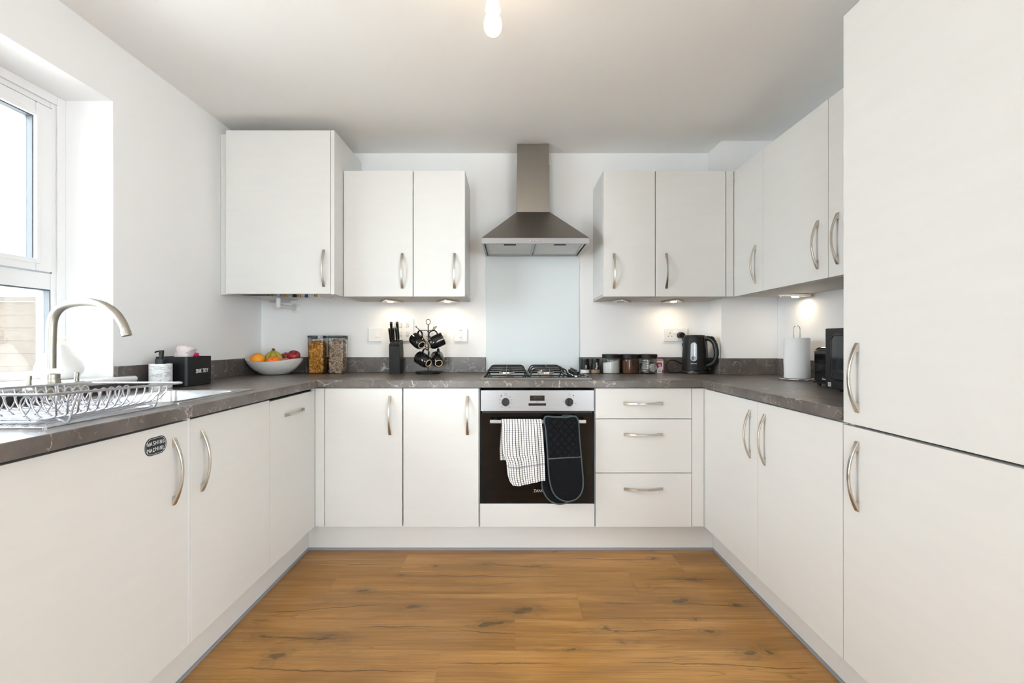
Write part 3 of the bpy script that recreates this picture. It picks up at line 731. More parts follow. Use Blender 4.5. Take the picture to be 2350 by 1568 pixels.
# ---- right run
def base_right(label, y0, y1, hy):
    r = thing('base_cabinet', label, 'cabinet', (DR, (y0 + y1) / 2, .15), 'base cabinets')
    carcass(r, DR + .023, 1.58, y0 + .0005, y1 - .0005, .15, BT - .001, 'x-')
    d = front_x(r, 'door', DR, -1, y0 + .0006, y1 - .0006, .151, BT - .0065); handle(d, (DR, hy, .7245), (-1, 0, 0))
base_right('right-hand base cabinet next to the drawer-unit filler', 1.9185, 2.4385, 1.979)
base_right('right-hand base cabinet next to the tall fridge cupboard', 1.4275, 1.9175, 1.864)
r = thing('tall_fridge_cupboard', 'tall pale fridge-freezer cupboard with two stacked doors at the right', 'cabinet', (DR, 1.12, .15))
bm = BM(); box(bm, DR + .0225, XR - .004, 1.4075, 1.4255, .15, 2.098, .001); box(bm, DR + .0225, XR - .004, .826, .842, .15, 2.098, .001); box(bm, DR + .0225, XR - .004, .8425, 1.407, 2.080, 2.098, .001); box(bm, DR + .0225, XR - .004, .8425, 1.407, .15, .17); box(bm, DR+.0225, XR-.03, .8425, 1.407, .850, .862)
obj('carcass', bm, 'cab', r)
d = front_x(r, 'door', DR, -1, .8265, 1.4248, .8705, 2.0985); handle(d, (DR, 1.3660, 1.009), (-1, 0, 0))
d = front_x(r, 'door', DR, -1, .8265, 1.4248, .151, .8635); handle(d, (DR, 1.3660, .7225), (-1, 0, 0))

# ================================================================== WORKTOP, UPSTANDS
def worktop():
    bm = BM()
    xs = [-1.6095, -1.4835, -1.076, -.998, .993, 1.6155]
    ys = [.868, 1.090, 1.952, 2.431, 3.040]
    yr = 1.4285
    def inside(x, y):
        if y > 2.431: return True
        if x < -.998: return not (-1.4835 < x < -1.076 and 1.090 < y < 1.952)
        if x > .993: return y > yr
        return False
    ys = sorted(ys + [yr]); vt = {}
    def v(i, j, z): 
        k = (i, j, z)
        if k not in vt: vt[k] = bm.verts.new((xs[i], ys[j], z))
        return vt[k]
    cell = {}
    for i in range(len(xs) - 1):
        for j in range(len(ys) - 1):
            cx, cy = (xs[i] + xs[i + 1]) / 2, (ys[j] + ys[j + 1]) / 2
            if inside(cx, cy) and not (cx > 1.275 and False): cell[i, j] = 1
    for (i, j) in cell:
        bm.faces.new((v(i, j, WT), v(i + 1, j, WT), v(i + 1, j + 1, WT), v(i, j + 1, WT)))
        bm.faces.new((v(i, j, WB), v(i, j + 1, WB), v(i + 1, j + 1, WB), v(i + 1, j, WB)))
        for di, dj, a, b_ in ((-1, 0, (i, j), (i, j + 1)), (1, 0, (i + 1, j), (i + 1, j + 1)), (0, -1, (i, j), (i + 1, j)), (0, 1, (i, j + 1), (i + 1, j + 1))):
            if (i + di, j + dj) not in cell:
                bm.faces.new((v(*a, WB), v(*b_, WB), v(*b_, WT), v(*a, WT)))
    bmesh.ops.recalc_face_normals(bm, faces=bm.faces)
    fe = [e for e in bm.edges if all(abs(q.co.z - WT) < 1e-6 for q in e.verts) and (
        all(abs(q.co.x + .998) < 1e-6 for q in e.verts) or all(abs(q.co.x - .993) < 1e-6 for q in e.verts) or (all(abs(q.co.y - 2.431) < 1e-6 for q in e.verts) and -1 < (e.verts[0].co.x + e.verts[1].co.x) / 2 < 1))]
    bmesh.ops.bevel(bm, geom=fe, offset=.0035, segments=3, affect='EDGES', profile=.5)
    return bm
wt = tag(obj('worktop', worktop(), 'marble', recalc=False, smooth=30), 'U-shaped brown marble-effect worktop with white veins', 'worktop')
def upstand(label, a, z1=1.0126):
    bm = BM(); box(bm, *a, WT + .0005, z1, .0012, 1); return tag(obj('upstand', bm, 'marble'), label, 'upstand')
UT = .018
u = upstand('brown marble upstand on the window wall behind the sink tidy box', (XL + .0005, XL + UT, 1.9085, YB - UT - .001))
bm = BM(); box(bm, XL + .0005, XL + UT, .869, 1.9075, WT + .0005, .9475, .0012, 1); tag(obj('upstand', bm, 'marble'), 'low strip of brown marble upstand under the window sill behind the tap', 'upstand')
upstand('brown marble upstand behind the fruit bowl, cereal tubs and mug tree', (XL + .0005, -.1615, YB - UT, YB - .0005))
upstand('brown marble upstand behind the jars and kettle', (.4425, 1.2745 - UT - .001, YB - UT, YB - .0005))
upstand('short brown marble upstand on the side of the corner boxing beside the kettle', (1.2745 - UT, 1.2745, 2.85 - .0005, YB - .0005))
upstand('brown marble upstand on the corner boxing, left of the kitchen roll', (1.2745 - UT, XR - .0005, 2.85 - UT - .001, 2.85 - .001))
upstand('brown marble upstand on the right wall behind the kitchen roll and toaster', (XR - UT, XR - .0005, 1.4290, 2.85 - UT - .002))

# ================================================================== HOOD, SPLASHBACK
bm = BM(); box(bm, -.1600, .4405, YB - .0075, YB - .0005, WT + .001, 1.668, .001); tag(obj('splashback', bm, 'splash'), 'pale blue-white glass splashback behind the hob', 'splashback')
r = thing('cooker_hood', 'stainless steel chimney cooker hood above the hob', 'cooker hood', (.138, YB, 1.663))
cxh = .1385
bm = BM(); box(bm, cxh - .0975, cxh + .0975, 2.894, YB - .0015, 2.190, ZC - .0015, .001); obj('upper_chimney', bm, 'steel_h', r)
bm = BM(); box(bm, cxh - .100, cxh + .100, 2.889, YB - .0015, 1.909, 2.2005, .001); obj('lower_chimney', bm, 'steel_h', r)
bm = BM()
hw = .2995; yf = 2.623
b0 = [(cxh - hw, YB - .002, 1.6925), (cxh + hw, YB - .002, 1.6925), (cxh + hw, yf, 1.6925), (cxh - hw, yf, 1.6925)]
t0 = [(cxh - .101, YB - .002, 1.909), (cxh + .101, YB - .002, 1.909), (cxh + .101, 2.888, 1.909), (cxh - .101, 2.888, 1.909)]
loft(bm, [b0, t0], False, True); obj('canopy', bm, 'steel_h', r)
bm = BM(); t = .012
box(bm, cxh - hw, cxh + hw, yf, yf + t, 1.661, 1.692, .001); box(bm, cxh - hw, cxh - hw + t, yf + t, YB - .002, 1.663, 1.692); box(bm, cxh + hw - t, cxh + hw, yf + t, YB - .002, 1.663, 1.692); box(bm, cxh - hw + t, cxh + hw - t, YB - .03, YB - .002, 1.663, 1.692)
obj('control_strip', bm, 'steel', r)
bm = BM(); box(bm, cxh - hw + t + .0005, cxh + hw - t - .0005, yf + t + .0005, YB - .0305, 1.6795, 1.6845); obj('base_plate', bm, 'ceramicw', r)
for k in range(4):
    bm = BM(); x = X(1216.3 + 8.4 * k, yf); T = Matrix.Translation((x, yf, Z(553.3, yf))) @ Matrix.Rotation(PI / 2, 4, 'X')
    lathe(bm, [(.0048, 0), (.0048, .004), (.0036, .006), (0, .006)], 16, 0, T); obj('push_button', bm, 'chrome', r)
for x0, x1 in ((cxh - hw + .018, cxh - .004), (cxh + .004, cxh + hw - .018)):
    bm = BM(); z = 1.672
    box(bm, x0, x1, yf + .045, YB - .034, z, z + .006, 0, 1, 0)
    for a in ((x0, x1, yf + .045, yf + .055), (x0, x1, YB - .044, YB - .034), (x0, x0 + .010, yf + .055, YB - .044), (x1 - .010, x1, yf + .055, YB - .044)): box(bm, *a, z - .004, z + .001, .001, 1, 1)
    fl = obj('grease_filter', bm, ['filter', 'steel'], r)
    bm = BM(); xm = (x0 + x1) / 2; box(bm, xm - .035, xm + .035, yf + .060, yf + .085, z - .006, z - .0035, .001); obj('filter_latch', bm, 'blackmatt', fl)
    bm = BM(); box(bm, xm - .055, xm + .055, yf + .014, yf + .040, z, z + .006, .002); obj('lamp_cover', bm, 'ceramicw', r)

# ================================================================== OVEN
r = thing('oven', 'built-in electric oven with steel control panel and black glass door', 'oven', (.138, DB, .28))
ox0_, ox1_, oy = X(1103, DB), X(1363.5, DB), DB - .002
bm = BM(); box(bm, ox0_ + .006, ox1_ - .006, oy + .030, 2.95, .285, .855, .003); obj('oven_body', bm, 'greyseal', r)
bm = BM(); box(bm, ox0_, ox1_, oy, oy + .020, .752, .8615, .002); cp = obj('control_panel', bm, 'steel', r)
bm = BM(); box(bm, ox0_ + .01, ox1_ - .01, oy + .0215, oy + .026, .740, .752); box(bm, ox0_ + .075, ox1_ - .075, oy + .010, oy + .021, .743, .7485, .001); obj('vent_slot', bm, 'blackplastic', r)
dr_ = front(r, 'oven_door', ox0_, ox1_, oy, oy + .020, .2785, .7395, 'blackglass')
bm = BM(); box(bm, X(1222, DB), X(1222, DB) + .0001, oy - .0004, oy - .0003, .33, .3301)
text(bm, 'ZANUSSI', .0215, frame((X(1241.5, DB) + .0, oy - .0003, Z(1126.8, DB)), (1, 0, 0), (0, -1, 0)), 0, .0002, 'CENTER', .9)
obj('lettering', bm, 'lettergrey', dr_)
hy = 2.397; bm = BM()
box(bm, X(1124, hy), X(1345, hy), hy - .006, hy + .006, Z(972.2, hy), Z(963.3, hy), .003, 3)
for px in (1136, 1333): box(bm, X(px, hy) - .008, X(px, hy) + .008, hy + .0055, oy + .0005, Z(971, hy), Z(964.5, hy), .002)
obj('handle', bm, 'steel', dr_)
def mark(bm, px, py, w, h, mi=0, dy=.0004):
    x, z = X(px, oy), Z(py, oy); box(bm, x - w / 2, x + w / 2, oy - dy, oy - .0001, z - h / 2, z + h / 2, 0, 1, mi)
for px, py in ((1160.3, 923), (1306.3, 923)):
    bm = BM(); T = Matrix.Translation((X(px, oy), oy - .0002, Z(py, oy))) @ Matrix.Rotation(PI / 2, 4, 'X')
    lathe(bm, [(.0215, 0), (.0215, .003), (.0200, .012), (.0190, .016), (0, .016)], 36, 0, T)
    kx, kz = X(px, oy), Z(py, oy); box(bm, kx - .0048, kx + .0048, oy - .026, oy - .012, kz - .0195, kz + .0195, .002)
    kb = obj('control_knob', bm, 'blackplastic', r)
    bm = BM(); box(bm, kx - .0045, kx + .0045, oy - .006, oy - .0003, kz - .0290, kz - .0222, .001); obj('knob_stop', bm, 'steel', kb)
for px in (1150.5, 1316):
    bm = BM(); T = Matrix.Translation((X(px, oy), oy - .0001, Z(908, oy))) @ Matrix.Rotation(PI / 2, 4, 'X'); lathe(bm, [(.0035, 0), (.0030, .0015), (0, .002)], 12, 0, T); obj('indicator_light', bm, 'red', r)
def icon(bm, px, py, s=.0085):
    x, z = X(px, oy), Z(py, oy); t = .0009; rings = []
    for q, dy in ((s / 2, .0001), (s / 2, .0003), (s / 2 - t, .0003), (s / 2 - t, .0001)): rings.append([(x - q, oy - dy, z - q), (x + q, oy - dy, z - q), (x + q, oy - dy, z + q), (x - q, oy - dy, z + q)])
    loft(bm, rings, close=True)
for px, py, s_ in [(1160.4, 905.4, .011), (1306, 905.4, .011), (1233, 922.8, .006)] + [(a_, b_, .0070) for a_, b_ in ((1150.3, 911), (1146.8, 917.8), (1146.8, 926.3), (1152, 933.6), (1169, 933.6), (1173.8, 926.3), (1173.8, 917.8), (1170, 911))]:
    bm = BM(); icon(bm, px, py, s_); obj('printed_symbol', bm, 'blackmark', cp)
for px, py, w_, h_ in [(1292.5, 922, .009, .0022), (1320.7, 925.5, .009, .0022), (1219.5, 922.8, .004, .0008), (1246.4, 922.8, .004, .0008)] + [(1306.3 + 11.2 * math.cos(math.radians(60 - a_ * 12)), 923 - 11.2 * math.sin(math.radians(60 - a_ * 12)), .001, .001) for a_ in range(10)]:
    bm = BM(); mark(bm, px, py, w_, h_); obj('printed_symbol', bm, 'blackmark', cp)
for px, py in ((1300.5, 934.2), (1312, 934.2), (1316.8, 913.5)):
    bm = BM(); mark(bm, px, py, .007, .0018); obj('temperature_mark', bm, 'red', cp)
bm = BM(); mark(bm, 1233, 914, .0755, .0275, 0, .0006); dsp = obj('display', bm, 'display', r)
bm = BM()
def seg7(px, py, w=.0062, h=.0115, t=.0011):
    x, z = X(px, oy), Z(py, oy)
    for a, b_, c_, d_ in ((-w / 2, w / 2, h / 2 - t / 2, t), (-w / 2, w / 2, 0, t), (-w / 2, w / 2, -h / 2 + t / 2, t)): box(bm, x + a, x + b_, oy - .0008, oy - .0006, z + c_ - d_ / 2, z + c_ + d_ / 2)
    for sx_ in (-1, 1): box(bm, x + sx_ * w / 2 - t / 2, x + sx_ * w / 2 + t / 2, oy - .0009, oy - .00065, z - h / 2, z + h / 2)
for k in range(4): seg7(1227.6 + 4.0 * k + (1 if k > 1 else 0), 912.5)
obj('digit_segments', bm, 'digits', dsp)
bm = BM(); mark(bm, 1233, 928.6, .0905, .0130, 0, .0006); obj('touch_strip', bm, 'display', r)

# ================================================================== HOB
hx0, hx1, hy0, hy1 = -.1595, .4350, 2.497, 3.005
r = thing('gas_hob', 'black four-burner gas hob with steel edge set in the worktop', 'hob', (.138, 2.75, WT))
bm = BM(); loft(bm, [[(x, y, WT + .0005) for x, y in rrect(hx0, hx1, hy0, hy1, .006, 3)], [(x, y, WT + .004) for x, y in rrect(hx0, hx1, hy0, hy1, .006, 3)], [(x, y, WT + .009) for x, y in rrect(hx0 + .010, hx1 - .010, hy0 + .010, hy1 - .010, .006, 3)]], True, True); obj('steel_edge', bm, 'steel_h', r)
zb = WT + .0105
bm = BM(); box(bm, hx0 + .014, hx1 - .014, hy0 + .014, hy1 - .014, WT + .0095, zb, .001); obj('hob_plate', bm, 'blackgloss', r)
for bx_, by_, br in ((-.022, 2.640, .036), (-.022, 2.860, .026), (.206, 2.640, .030), (.206, 2.860, .030)):
    bm = BM(); T = Matrix.Translation((bx_, by_, zb + .0003))
    lathe(bm, [(0, 0), (br + .014, 0), (br + .012, .006), (br + .004, .010), (br + .003, .020), (0, .020)], 40, 0, T)
    for k in range(28):
        a = 2 * PI * k / 28; c, s = math.cos(a), math.sin(a); R_ = Matrix.Translation((bx_, by_, zb + .017)) @ Matrix.Rotation(a, 4, 'Z')
        q = box(bm, br + .0032, br + .0062, -.0016, .0016, -.004, .004)
        bmesh.ops.transform(bm, matrix=R_, verts=q)
    bu = obj('burner', bm, 'alu', r)
    bm = BM(); lathe(bm, [(0, .0205), (br, .0205), (br + .001, .024), (br - .002, .028), (0, .0285)], 40, 0, T); obj('burner_cap', bm, 'blackmatt', bu)
def support(x0, x1):
    bm = BM(); R_ = .0045; zt = .9655; zr = WT + .0165
    y0, y1 = 2.530, 2.965
    tube(bm, [(x, y, zr) for x, y in rrect(x0, x1, y0, y1, .012, 3)], R_ * .9, 8, True)
    for y in (2.560, 2.758, 2.935):
        pts = [(x0 + .002, y, zr), (x0 + .012, y, zt - .018), (x0 + .017, y, zt - .007), (x0 + .028, y, zt - .001), (x0 + .040, y, zt), (x1 - .040, y, zt), (x1 - .028, y, zt - .001), (x1 - .017, y, zt - .007), (x1 - .012, y, zt - .018), (x1 - .002, y, zr)]
        tube(bm, pts, R_, 10)
    xm = (x0 + x1) / 2
    for ya, yb_ in ((y0, 2.610), (2.735, 2.670), (2.780, 2.835), (y1, 2.890)):
        if ya in (y0, y1): tube(bm, [(xm, ya, zr), (xm, ya + (.004 if ya == y0 else -.004), zt), (xm, ya + (.012 if ya == y0 else -.012), zt + .004), (xm, yb_, zt + .004)], .0024, 6)
        else: tube(bm, [(xm, ya, zt + .002), (xm, yb_, zt + .004)], .0024, 6)
    for yb_ in (2.640, 2.860):
        for s in (-1, 1): tube(bm, [(xm + s * .085, yb_, zr), (xm + s * .083, yb_, zt), (xm + s * .035, yb_, zt + .004)], .0024, 6) if False else None
    for fx in (x0, x1):
        for fy in (y0 + .03, y1 - .03): box(bm, fx - .005, fx + .005, fy - .008, fy + .008, zb + .0002, zr, .001)
    return obj('pan_support', bm, 'iron', r)
support(-.138, .0945); support(.1045, .3165)
for y in (2.580, 2.650, 2.720, 2.790):
    bm = BM(); T = Matrix.Translation((.3580, y, zb + .0002))
    lathe(bm, [(.0205, 0), (.0205, .003), (.0150, .005), (.0165, .014), (.0175, .0215), (.0170, .024), (0, .024)], 28, 0, T, mis=[1, 1, 0, 0, 0, 0])
    box(bm, .3580 - .004, .3580 + .004, y - .0175, y + .0175, zb + .020, zb + .035, .0015); obj('control_knob', bm, ['blackplastic', 'chrome'], r)
bm = BM(); box(bm, .385, .412, 2.56, 2.575, zb + .0001, zb + .0004); obj('printed_symbol', bm, 'lettergrey', r)
# ================================================================== SINK, TAP, RACK
r = thing('sink', 'stainless steel inset sink with bowl and ribbed drainer under the window', 'sink', (-1.28, 1.52, WT))
sx0, sx1, sy0, sy1 = -1.495, -1.064, 1.0755, 1.962
zt = WT + .0035
bw = (-1.405, -1.105, 1.535, 1.915)                   # bowl
dw = (-1.440, -1.105, 1.115, 1.485)                   # drainer
def ring(q, rad, z, n=5): return [(x, y, z) for x, y in rrect(*q, rad, n)]
bm = BM()
A_ = (sx0, sx1, 1.508, sy1); B_ = (sx0, sx1, sy0, 1.508)
for O_, I_, ro, ri in ((A_, bw, .010, .05), (B_, dw, .010, .03)):
    loft(bm, [ring(O_, ro, WT + .0006), ring(O_, ro, zt - .001), ring((O_[0] + .0015, O_[1] - .0015, O_[2] + (.0015 if O_ is B_ else 0), O_[3] - (.0015 if O_ is A_ else 0)), ro, zt), ring((I_[0] - .006, I_[1] + .006, I_[2] - .006, I_[3] + .006), ri + .006, zt), ring(I_, ri, zt - .004)])
obj('sink_rim', bm, 'sinksteel', r, recalc=True)
bm = BM()
def ins(q, d): return (q[0] + d, q[1] - d, q[2] + d, q[3] - d)
loft(bm, [ring(bw, .05, zt - .0042), ring(ins(bw, .004), .05, zt - .05), ring(ins(bw, .010), .05, zt - .145), ring(ins(bw, .022), .045, zt - .158), ring(ins(bw, .05), .04, zt - .160)], False, True)
bo = obj('bowl', bm, 'sinksteel', r)
bm = BM(); lathe(bm, [(0, zt - .156), (.02, zt - .155), (.036, zt - .157), (.040, zt - .1595)], 28, 0, Matrix.Translation((-1.255, 1.73, 0))); obj('drain', bm, 'chrome', bo)
bm = BM()
loft(bm, [ring(dw, .03, zt - .0042), ring(ins(dw, .006), .028, zt - .010), ring(ins(dw, .02), .02, zt - .0105)], False, True)
for k in range(9):
    x = dw[0] + .045 + k * .031
    tube(bm, [(x, dw[2] + .035, zt - .0105), (x, dw[2] + .045, zt - .0085), (x, dw[3] - .045, zt - .0085), (x, dw[3] - .035, zt - .0105)], .0045, 8)
obj('drainer', bm, 'sinksteel', r)

d_ = 1.527; tx = -1.487
r = thing('kitchen_tap', 'brushed nickel bridge mixer tap with swan-neck spout at the sink', 'tap', (tx, d_, zt + .0005))
bm = BM(); T = Matrix.Translation((tx, d_, 0))
lathe(bm, [(0, zt + .0006), (.031, zt + .0006), (.031, zt + .004), (.023, zt + .010), (.020, zt + .03), (0, zt + .03)], 28, 0, T); obj('base', bm, 'tap', r)
zb_ = .957
bm = BM(); Ty = Matrix.Translation((tx, d_ + .01, zb_)) @ Matrix.Rotation(PI / 2, 4, 'X')
lathe(bm, [(0, -.098), (.019, -.098), (.0215, -.095), (.0215, -.064), (.0195, -.062), (.0195, .052), (.0215, .054), (.0215, .085), (.019, .088), (.009, .0885), (.008, .0875), (0, .0875)], 28, 0, Ty); obj('mixer_body', bm, 'tap', r)
for y in (1.446, 1.606):
    bm = BM(); T2 = Matrix.Translation((tx, y + .004, zb_)); lathe(bm, [(0, .020), (.0075, .020), (.0065, .036), (.0065, .0505), (.0055, .052), (0, .052)], 16, 0, T2 @ Matrix.Rotation(.06, 4, 'Y')); obj('lever', bm, 'tap', r)
bm = BM(); lathe(bm, [(0, .972), (.024, .972), (.021, .983), (.0205, .992), (.0195, .993), (.0195, 1.008), (.0150, 1.010), (0, 1.010)], 28, 0, T); obj('collar', bm, 'tap', r)
sp = [(116.5, 846), (117, 800), (117.8, 770), (119.3, 745), (124.5, 724), (137, 708), (156, 698.5), (180, 694.2), (204, 693.6), (228, 697.5), (249, 706.5), (266, 720), (278, 736), (286, 752), (290.5, 768)]
pts = spline([P(px, py, d_) for px, py in sp], 5)
bm = BM(); tube(bm, pts, [.0137 - .0012 * (i / len(pts)) for i in range(len(pts))], 20); obj('spout', bm, 'tap', r)
bm = BM(); e = pts[-1]; t = (pts[-1] - pts[-2]).normalized(); tube(bm, [e - t * .013, e - t * .012, e + t * .004, e + t * .0045], [.0133, .0139, .0139, .0128], 20); obj('nozzle', bm, 'tap', r)

# dish rack
r = thing('dish_rack', 'silver wire dish drying rack standing on the sink drainer', 'dish rack', (-1.2, 1.28, zt))
rx0, rx1, ry0, ry1, rz = -1.357, -1.043, 1.060, 1.507, .9865
def rimz(y): return .9935 - (y - 1.06) * .025
W = .0021
bm = BM(); tube(bm, [(x, y, rimz(y)) for x, y in rrect(rx0, rx1, ry0, ry1, .022, 5)], .0032, 8, True); rim_ = obj('rim', bm, 'wire', r)
bx0, bx1, by0, by1, bz = -1.315, -1.092, 1.095, 1.412, .9295
bm = BM()
for k in range(8):
    x = bx0 + (bx1 - bx0) * k / 7; tube(bm, [(x, by0, bz), (x, by1, bz)], .0017, 6)
tube(bm, [(x, y, bz - .003) for x, y in rrect(bx0 - .004, bx1 + .004, by0 - .004, by1 + .004, .015, 4)], .0025, 8, True)
obj('base_grid', bm, 'wire', r)
n = 13
for k in range(n):
    y = by0 + (by1 - by0) * k / (n - 1); yt = 1.0835 + (1.430 - 1.0835) * k / (n - 1); z = bz + .003
    bm = BM()
    tube(bm, spline([(rx1, yt, rimz(yt)), (rx1 - .004, yt, rimz(yt) - .022), (rx1 - .009, (y + yt) / 2, z + .020), (rx1 - .018, y, z + .007), (bx1 - .004, y, z), (bx1 - .05, y, z), (bx0 + .05, y, z), (bx0 + .004, y, z), (rx0 + .018, y, z + .007), (rx0 + .009, (y + yt) / 2, z + .020), (rx0 + .004, yt, rimz(yt) - .022), (rx0, yt, rimz(yt))], 4), W, 6); obj('rib', bm, 'wire', r)
for k in range(n - 1):
    y = by0 + (by1 - by0) * (k + .5) / (n - 1); z = bz + .002; dy = .0155; hgt = .052
    for xc, wd in ((-1.140, .020), (-1.262, .020)):
        bm = BM(); a = .0155
        tube(bm, spline([(xc + .024, y - dy, z), (xc + .010, y - dy + .001, z + .012), (xc + .001, y - a, z + hgt * .62), (xc - .001, y - a * .6, z + hgt * .92), (xc - .002, y, z + hgt), (xc - .003, y + a * .6, z + hgt * .92), (xc - .005, y + a, z + hgt * .62), (xc - .014, y + dy - .001, z + .012), (xc - .028, y + dy, z)], 4), .0018, 6)
        obj('plate_loop', bm, 'wire', r)
for y in (1.131, 1.405):
    for s, xf in ((1, -1.060), (-1, -1.345)):
        bm = BM(); xr_ = rx1 if s > 0 else rx0
        zf = zt + .0022
        tube(bm, spline([(xr_, y + .004, rimz(y)), (xf + s * .006, y + .002, .955), (xf, y, zf + .006), (xf - s * .006, y - .001, zf), (xf - s * .014, y - .002, zf + .005), (xf - s * .030, y - .002, bz - .002)], 4), .0026, 6); obj('foot', bm, 'wire', r)

# ================================================================== LEFT COUNTER ITEMS
xs_, ys_ = -1.4985, 2.015; ztop = WT + .0005
r = thing('soap_dispenser', 'white marbled soap dispenser with black pump beside the black tidy box', 'soap dispenser', (xs_, ys_, WT))
T = Matrix.Translation((xs_, ys_, 0))
bm = BM(); lathe(bm, [(0, ztop), (.040, ztop), (.0417, ztop + .002), (.0417, 1.0165), (.040, 1.019), (0, 1.019)], 40, 0, T); obj('bottle', bm, 'soapmarble', r)
bm = BM(); lathe(bm, [(0, 1.0193), (.0200, 1.0193), (.0200, 1.0385), (.0190, 1.0395), (.0055, 1.0395), (.0055, 1.049), (0, 1.049)], 28, 0, T); obj('collar', bm, 'blackplastic', r)
bm = BM(); lathe(bm, [(0, 1.0493), (.0085, 1.0493), (.0098, 1.075), (.0088, 1.0765), (0, 1.0765)], 24, 0, T @ Matrix.Translation((.003, 0, 0)))
tube(bm, spline([(xs_, ys_, 1.0715), (xs_ - .010, ys_ - .001, 1.0718), (xs_ - .0185, ys_ - .002, 1.0700), (xs_ - .0225, ys_ - .002, 1.0665)], 4), .0034, 8); obj('pump', bm, 'blackplastic', r)

bx = (-1.574, -1.427, 2.077, 2.252); zb0, zb1 = WT + .0006, 1.0460
r = thing('sink_tidy', 'black metal SINK TIDY box holding two cloths on the left worktop', 'storage box', (-1.5, 2.165, WT))
bm = BM(); th = .0015
loft(bm, [ring(ins(bx, .003), .012, zb0), ring(bx, .015, zb0 + .003), ring(bx, .015, zb1 - .0005), ring(ins(bx, .0005), .0145, zb1), ring(ins(bx, th), .0135, zb1 - .0005), ring(ins(bx, th), .0135, zb0 + .004)], True, True)
obj('box', bm, 'blacksatin', r)
bm = BM(); text(bm, 'SINK TIDY', .0262, frame((bx[1] + .0004, 2.1765, .9785), (0, 1, 0), (1, 0, 0)), 0, .0003, 'CENTER', .72); obj('lettering', bm, 'lettering', r)
def cloth(name, label, m, outline, d, thick, seed):
    ol = spline([P(px, py, d) for px, py in outline], 4, True); c = sum(ol, Vector()) / len(ol); bm = BM(); rings = []
    for f_, dy in ((.55, .5), (.80, .47), (.95, .36), (1, .16), (1, -.16), (.95, -.36), (.80, -.47), (.55, -.5)):
        rings.append([c + (p - c) * f_ + Vector((0, dy * thick + .0025 * math.sin(i * .9 + seed), .0015 * math.sin(i * 1.7 + dy * 9))) for i, p in enumerate(ol)])
    loft(bm, rings, True, True)
    return tag(obj(name, bm, m, smooth=75), label, 'cloth')
cloth('cleaning_cloth', 'pale pink folded cloth poking up from the black box', 'clothpink', [(404, 850), (405.5, 822), (408, 808), (412, 796), (417, 792.8), (428, 794), (439, 796.5), (445.5, 801.5), (442.5, 806), (439.5, 812), (437, 822), (436, 850)], 2.150, .055, 1)
cloth('cleaning_cloth', 'bright raspberry cloth low behind the pale pink one in the box', 'clothred', [(438, 850), (438.5, 822), (439.5, 812), (443, 809), (448, 809.5), (452.5, 812), (453.5, 816), (451.5, 822), (450, 850)], 2.205, .036, 4)

# pear ornament
px_, py_, zs = -1.7255, 1.800, .9713
r = thing('pear_ornament', 'white ceramic pear ornament with gold wire leaf on the window sill', 'ornament', (px_, py_, zs))
bm = BM(); prof = spline([(0, 0, 0), (.040, 0, 0), (.052, 0, .004), (.067, 0, .022), (.0715, 0, .040), (.066, 0, .062), (.052, 0, .084), (.036, 0, .106), (.028, 0, .120), (.022, 0, .129), (.011, 0, .133), (0, 0, .134)], 4)
lathe(bm, [(max(0, p.x), zs + p.z) for p in prof], 36, 0, Matrix.Translation((px_, py_, 0))); obj('pear_body', bm, 'ceramicw', r, smooth=60)
bm = BM(); o_ = Vector((px_ - .002, py_, zs + .133))
tube(bm, spline([o_ + Vector(v) for v in ((0, 0, -.003), (-.004, 0, .012), (-.008, 0, .022), (-.012, 0, .025), (-.012, 0, .018), (-.004, 0, .008), (.001, 0, .001))], 4), .0011, 6)
tube(bm, spline([o_ + Vector(v) for v in ((0, 0, 0), (.008, .002, .014), (.022, .004, .023), (.032, .005, .024), (.031, .004, .014), (.020, .002, .004), (.004, 0, 0))], 4), .0011, 6); obj('leaf_wire', bm, 'gold', r)

# ================================================================== FRUIT BOWL
bc = Vector((-1.434, 2.860, WT))
r = tag(bpy.data.objects.new('t', None), None, None); bpy.data.objects.remove(r)
bm = BM(); R_ = .150
outer = spline([(.050, 0, .0006), (.066, 0, .003), (.088, 0, .015), (.110, 0, .032), (.130, 0, .055), (.144, 0, .080), (.1505, 0, .098)], 5)
inner = spline([(.1475, 0, .0985), (.140, 0, .080), (.126, 0, .057), (.106, 0, .036), (.084, 0, .020), (.050, 0, .010), (0, 0, .008)], 5)
SEG = 264; rows = spline(outer, 3)[4:]; prof = [(0, .0006), (.048, .0006)] + [(p.x * 1.05, p.z) for p in rows] + [(max(p.x, 0) * 1.05, p.z) for p in inner]
lathe(bm, prof, SEG, 0, Matrix.Translation(bc))
bm.verts.ensure_lookup_table(); NR = len(rows); CELLS = 60; LR = 12.0
for k in range(NR):                                   # honeycomb of shallow dimples pressed into the outside
    t = k / (NR - 1) * LR; edge = min(1, (NR - 1 - k) / 4)
    for i in range(SEG):
        v = bm.verts[1 + SEG * (k + 1) + i]; best = 9
        for rr_ in (math.floor(t), math.floor(t) + 1):
            u = i / SEG * CELLS + (.5 if rr_ % 2 else 0); du = abs(u - round(u)) * (.55 + .45 * prof[k + 2][0] / .158); best = min(best, math.hypot(du * 1.15, (t - rr_) * .85))
        h = max(0, 1 - (best / .52) ** 2) * .0017 * edge; q_ = Vector((v.co.x - bc.x, v.co.y - bc.y, 0))
        if q_.length > 1e-4: v.co -= q_.normalized() * h * .8; v.co.z += h * .5
for v in bm.verts:
    q = v.co - bc; h = q.z / .098
    a = math.atan2(q.y, q.x); v.co.z += (-.007 + .008 * math.cos(2 * a)) * max(0, h) ** 3
fb = tag(obj('fruit_bowl', bm, 'bowl', smooth=50), 'wide dimpled white ceramic bowl of fruit in the left corner', 'bowl')
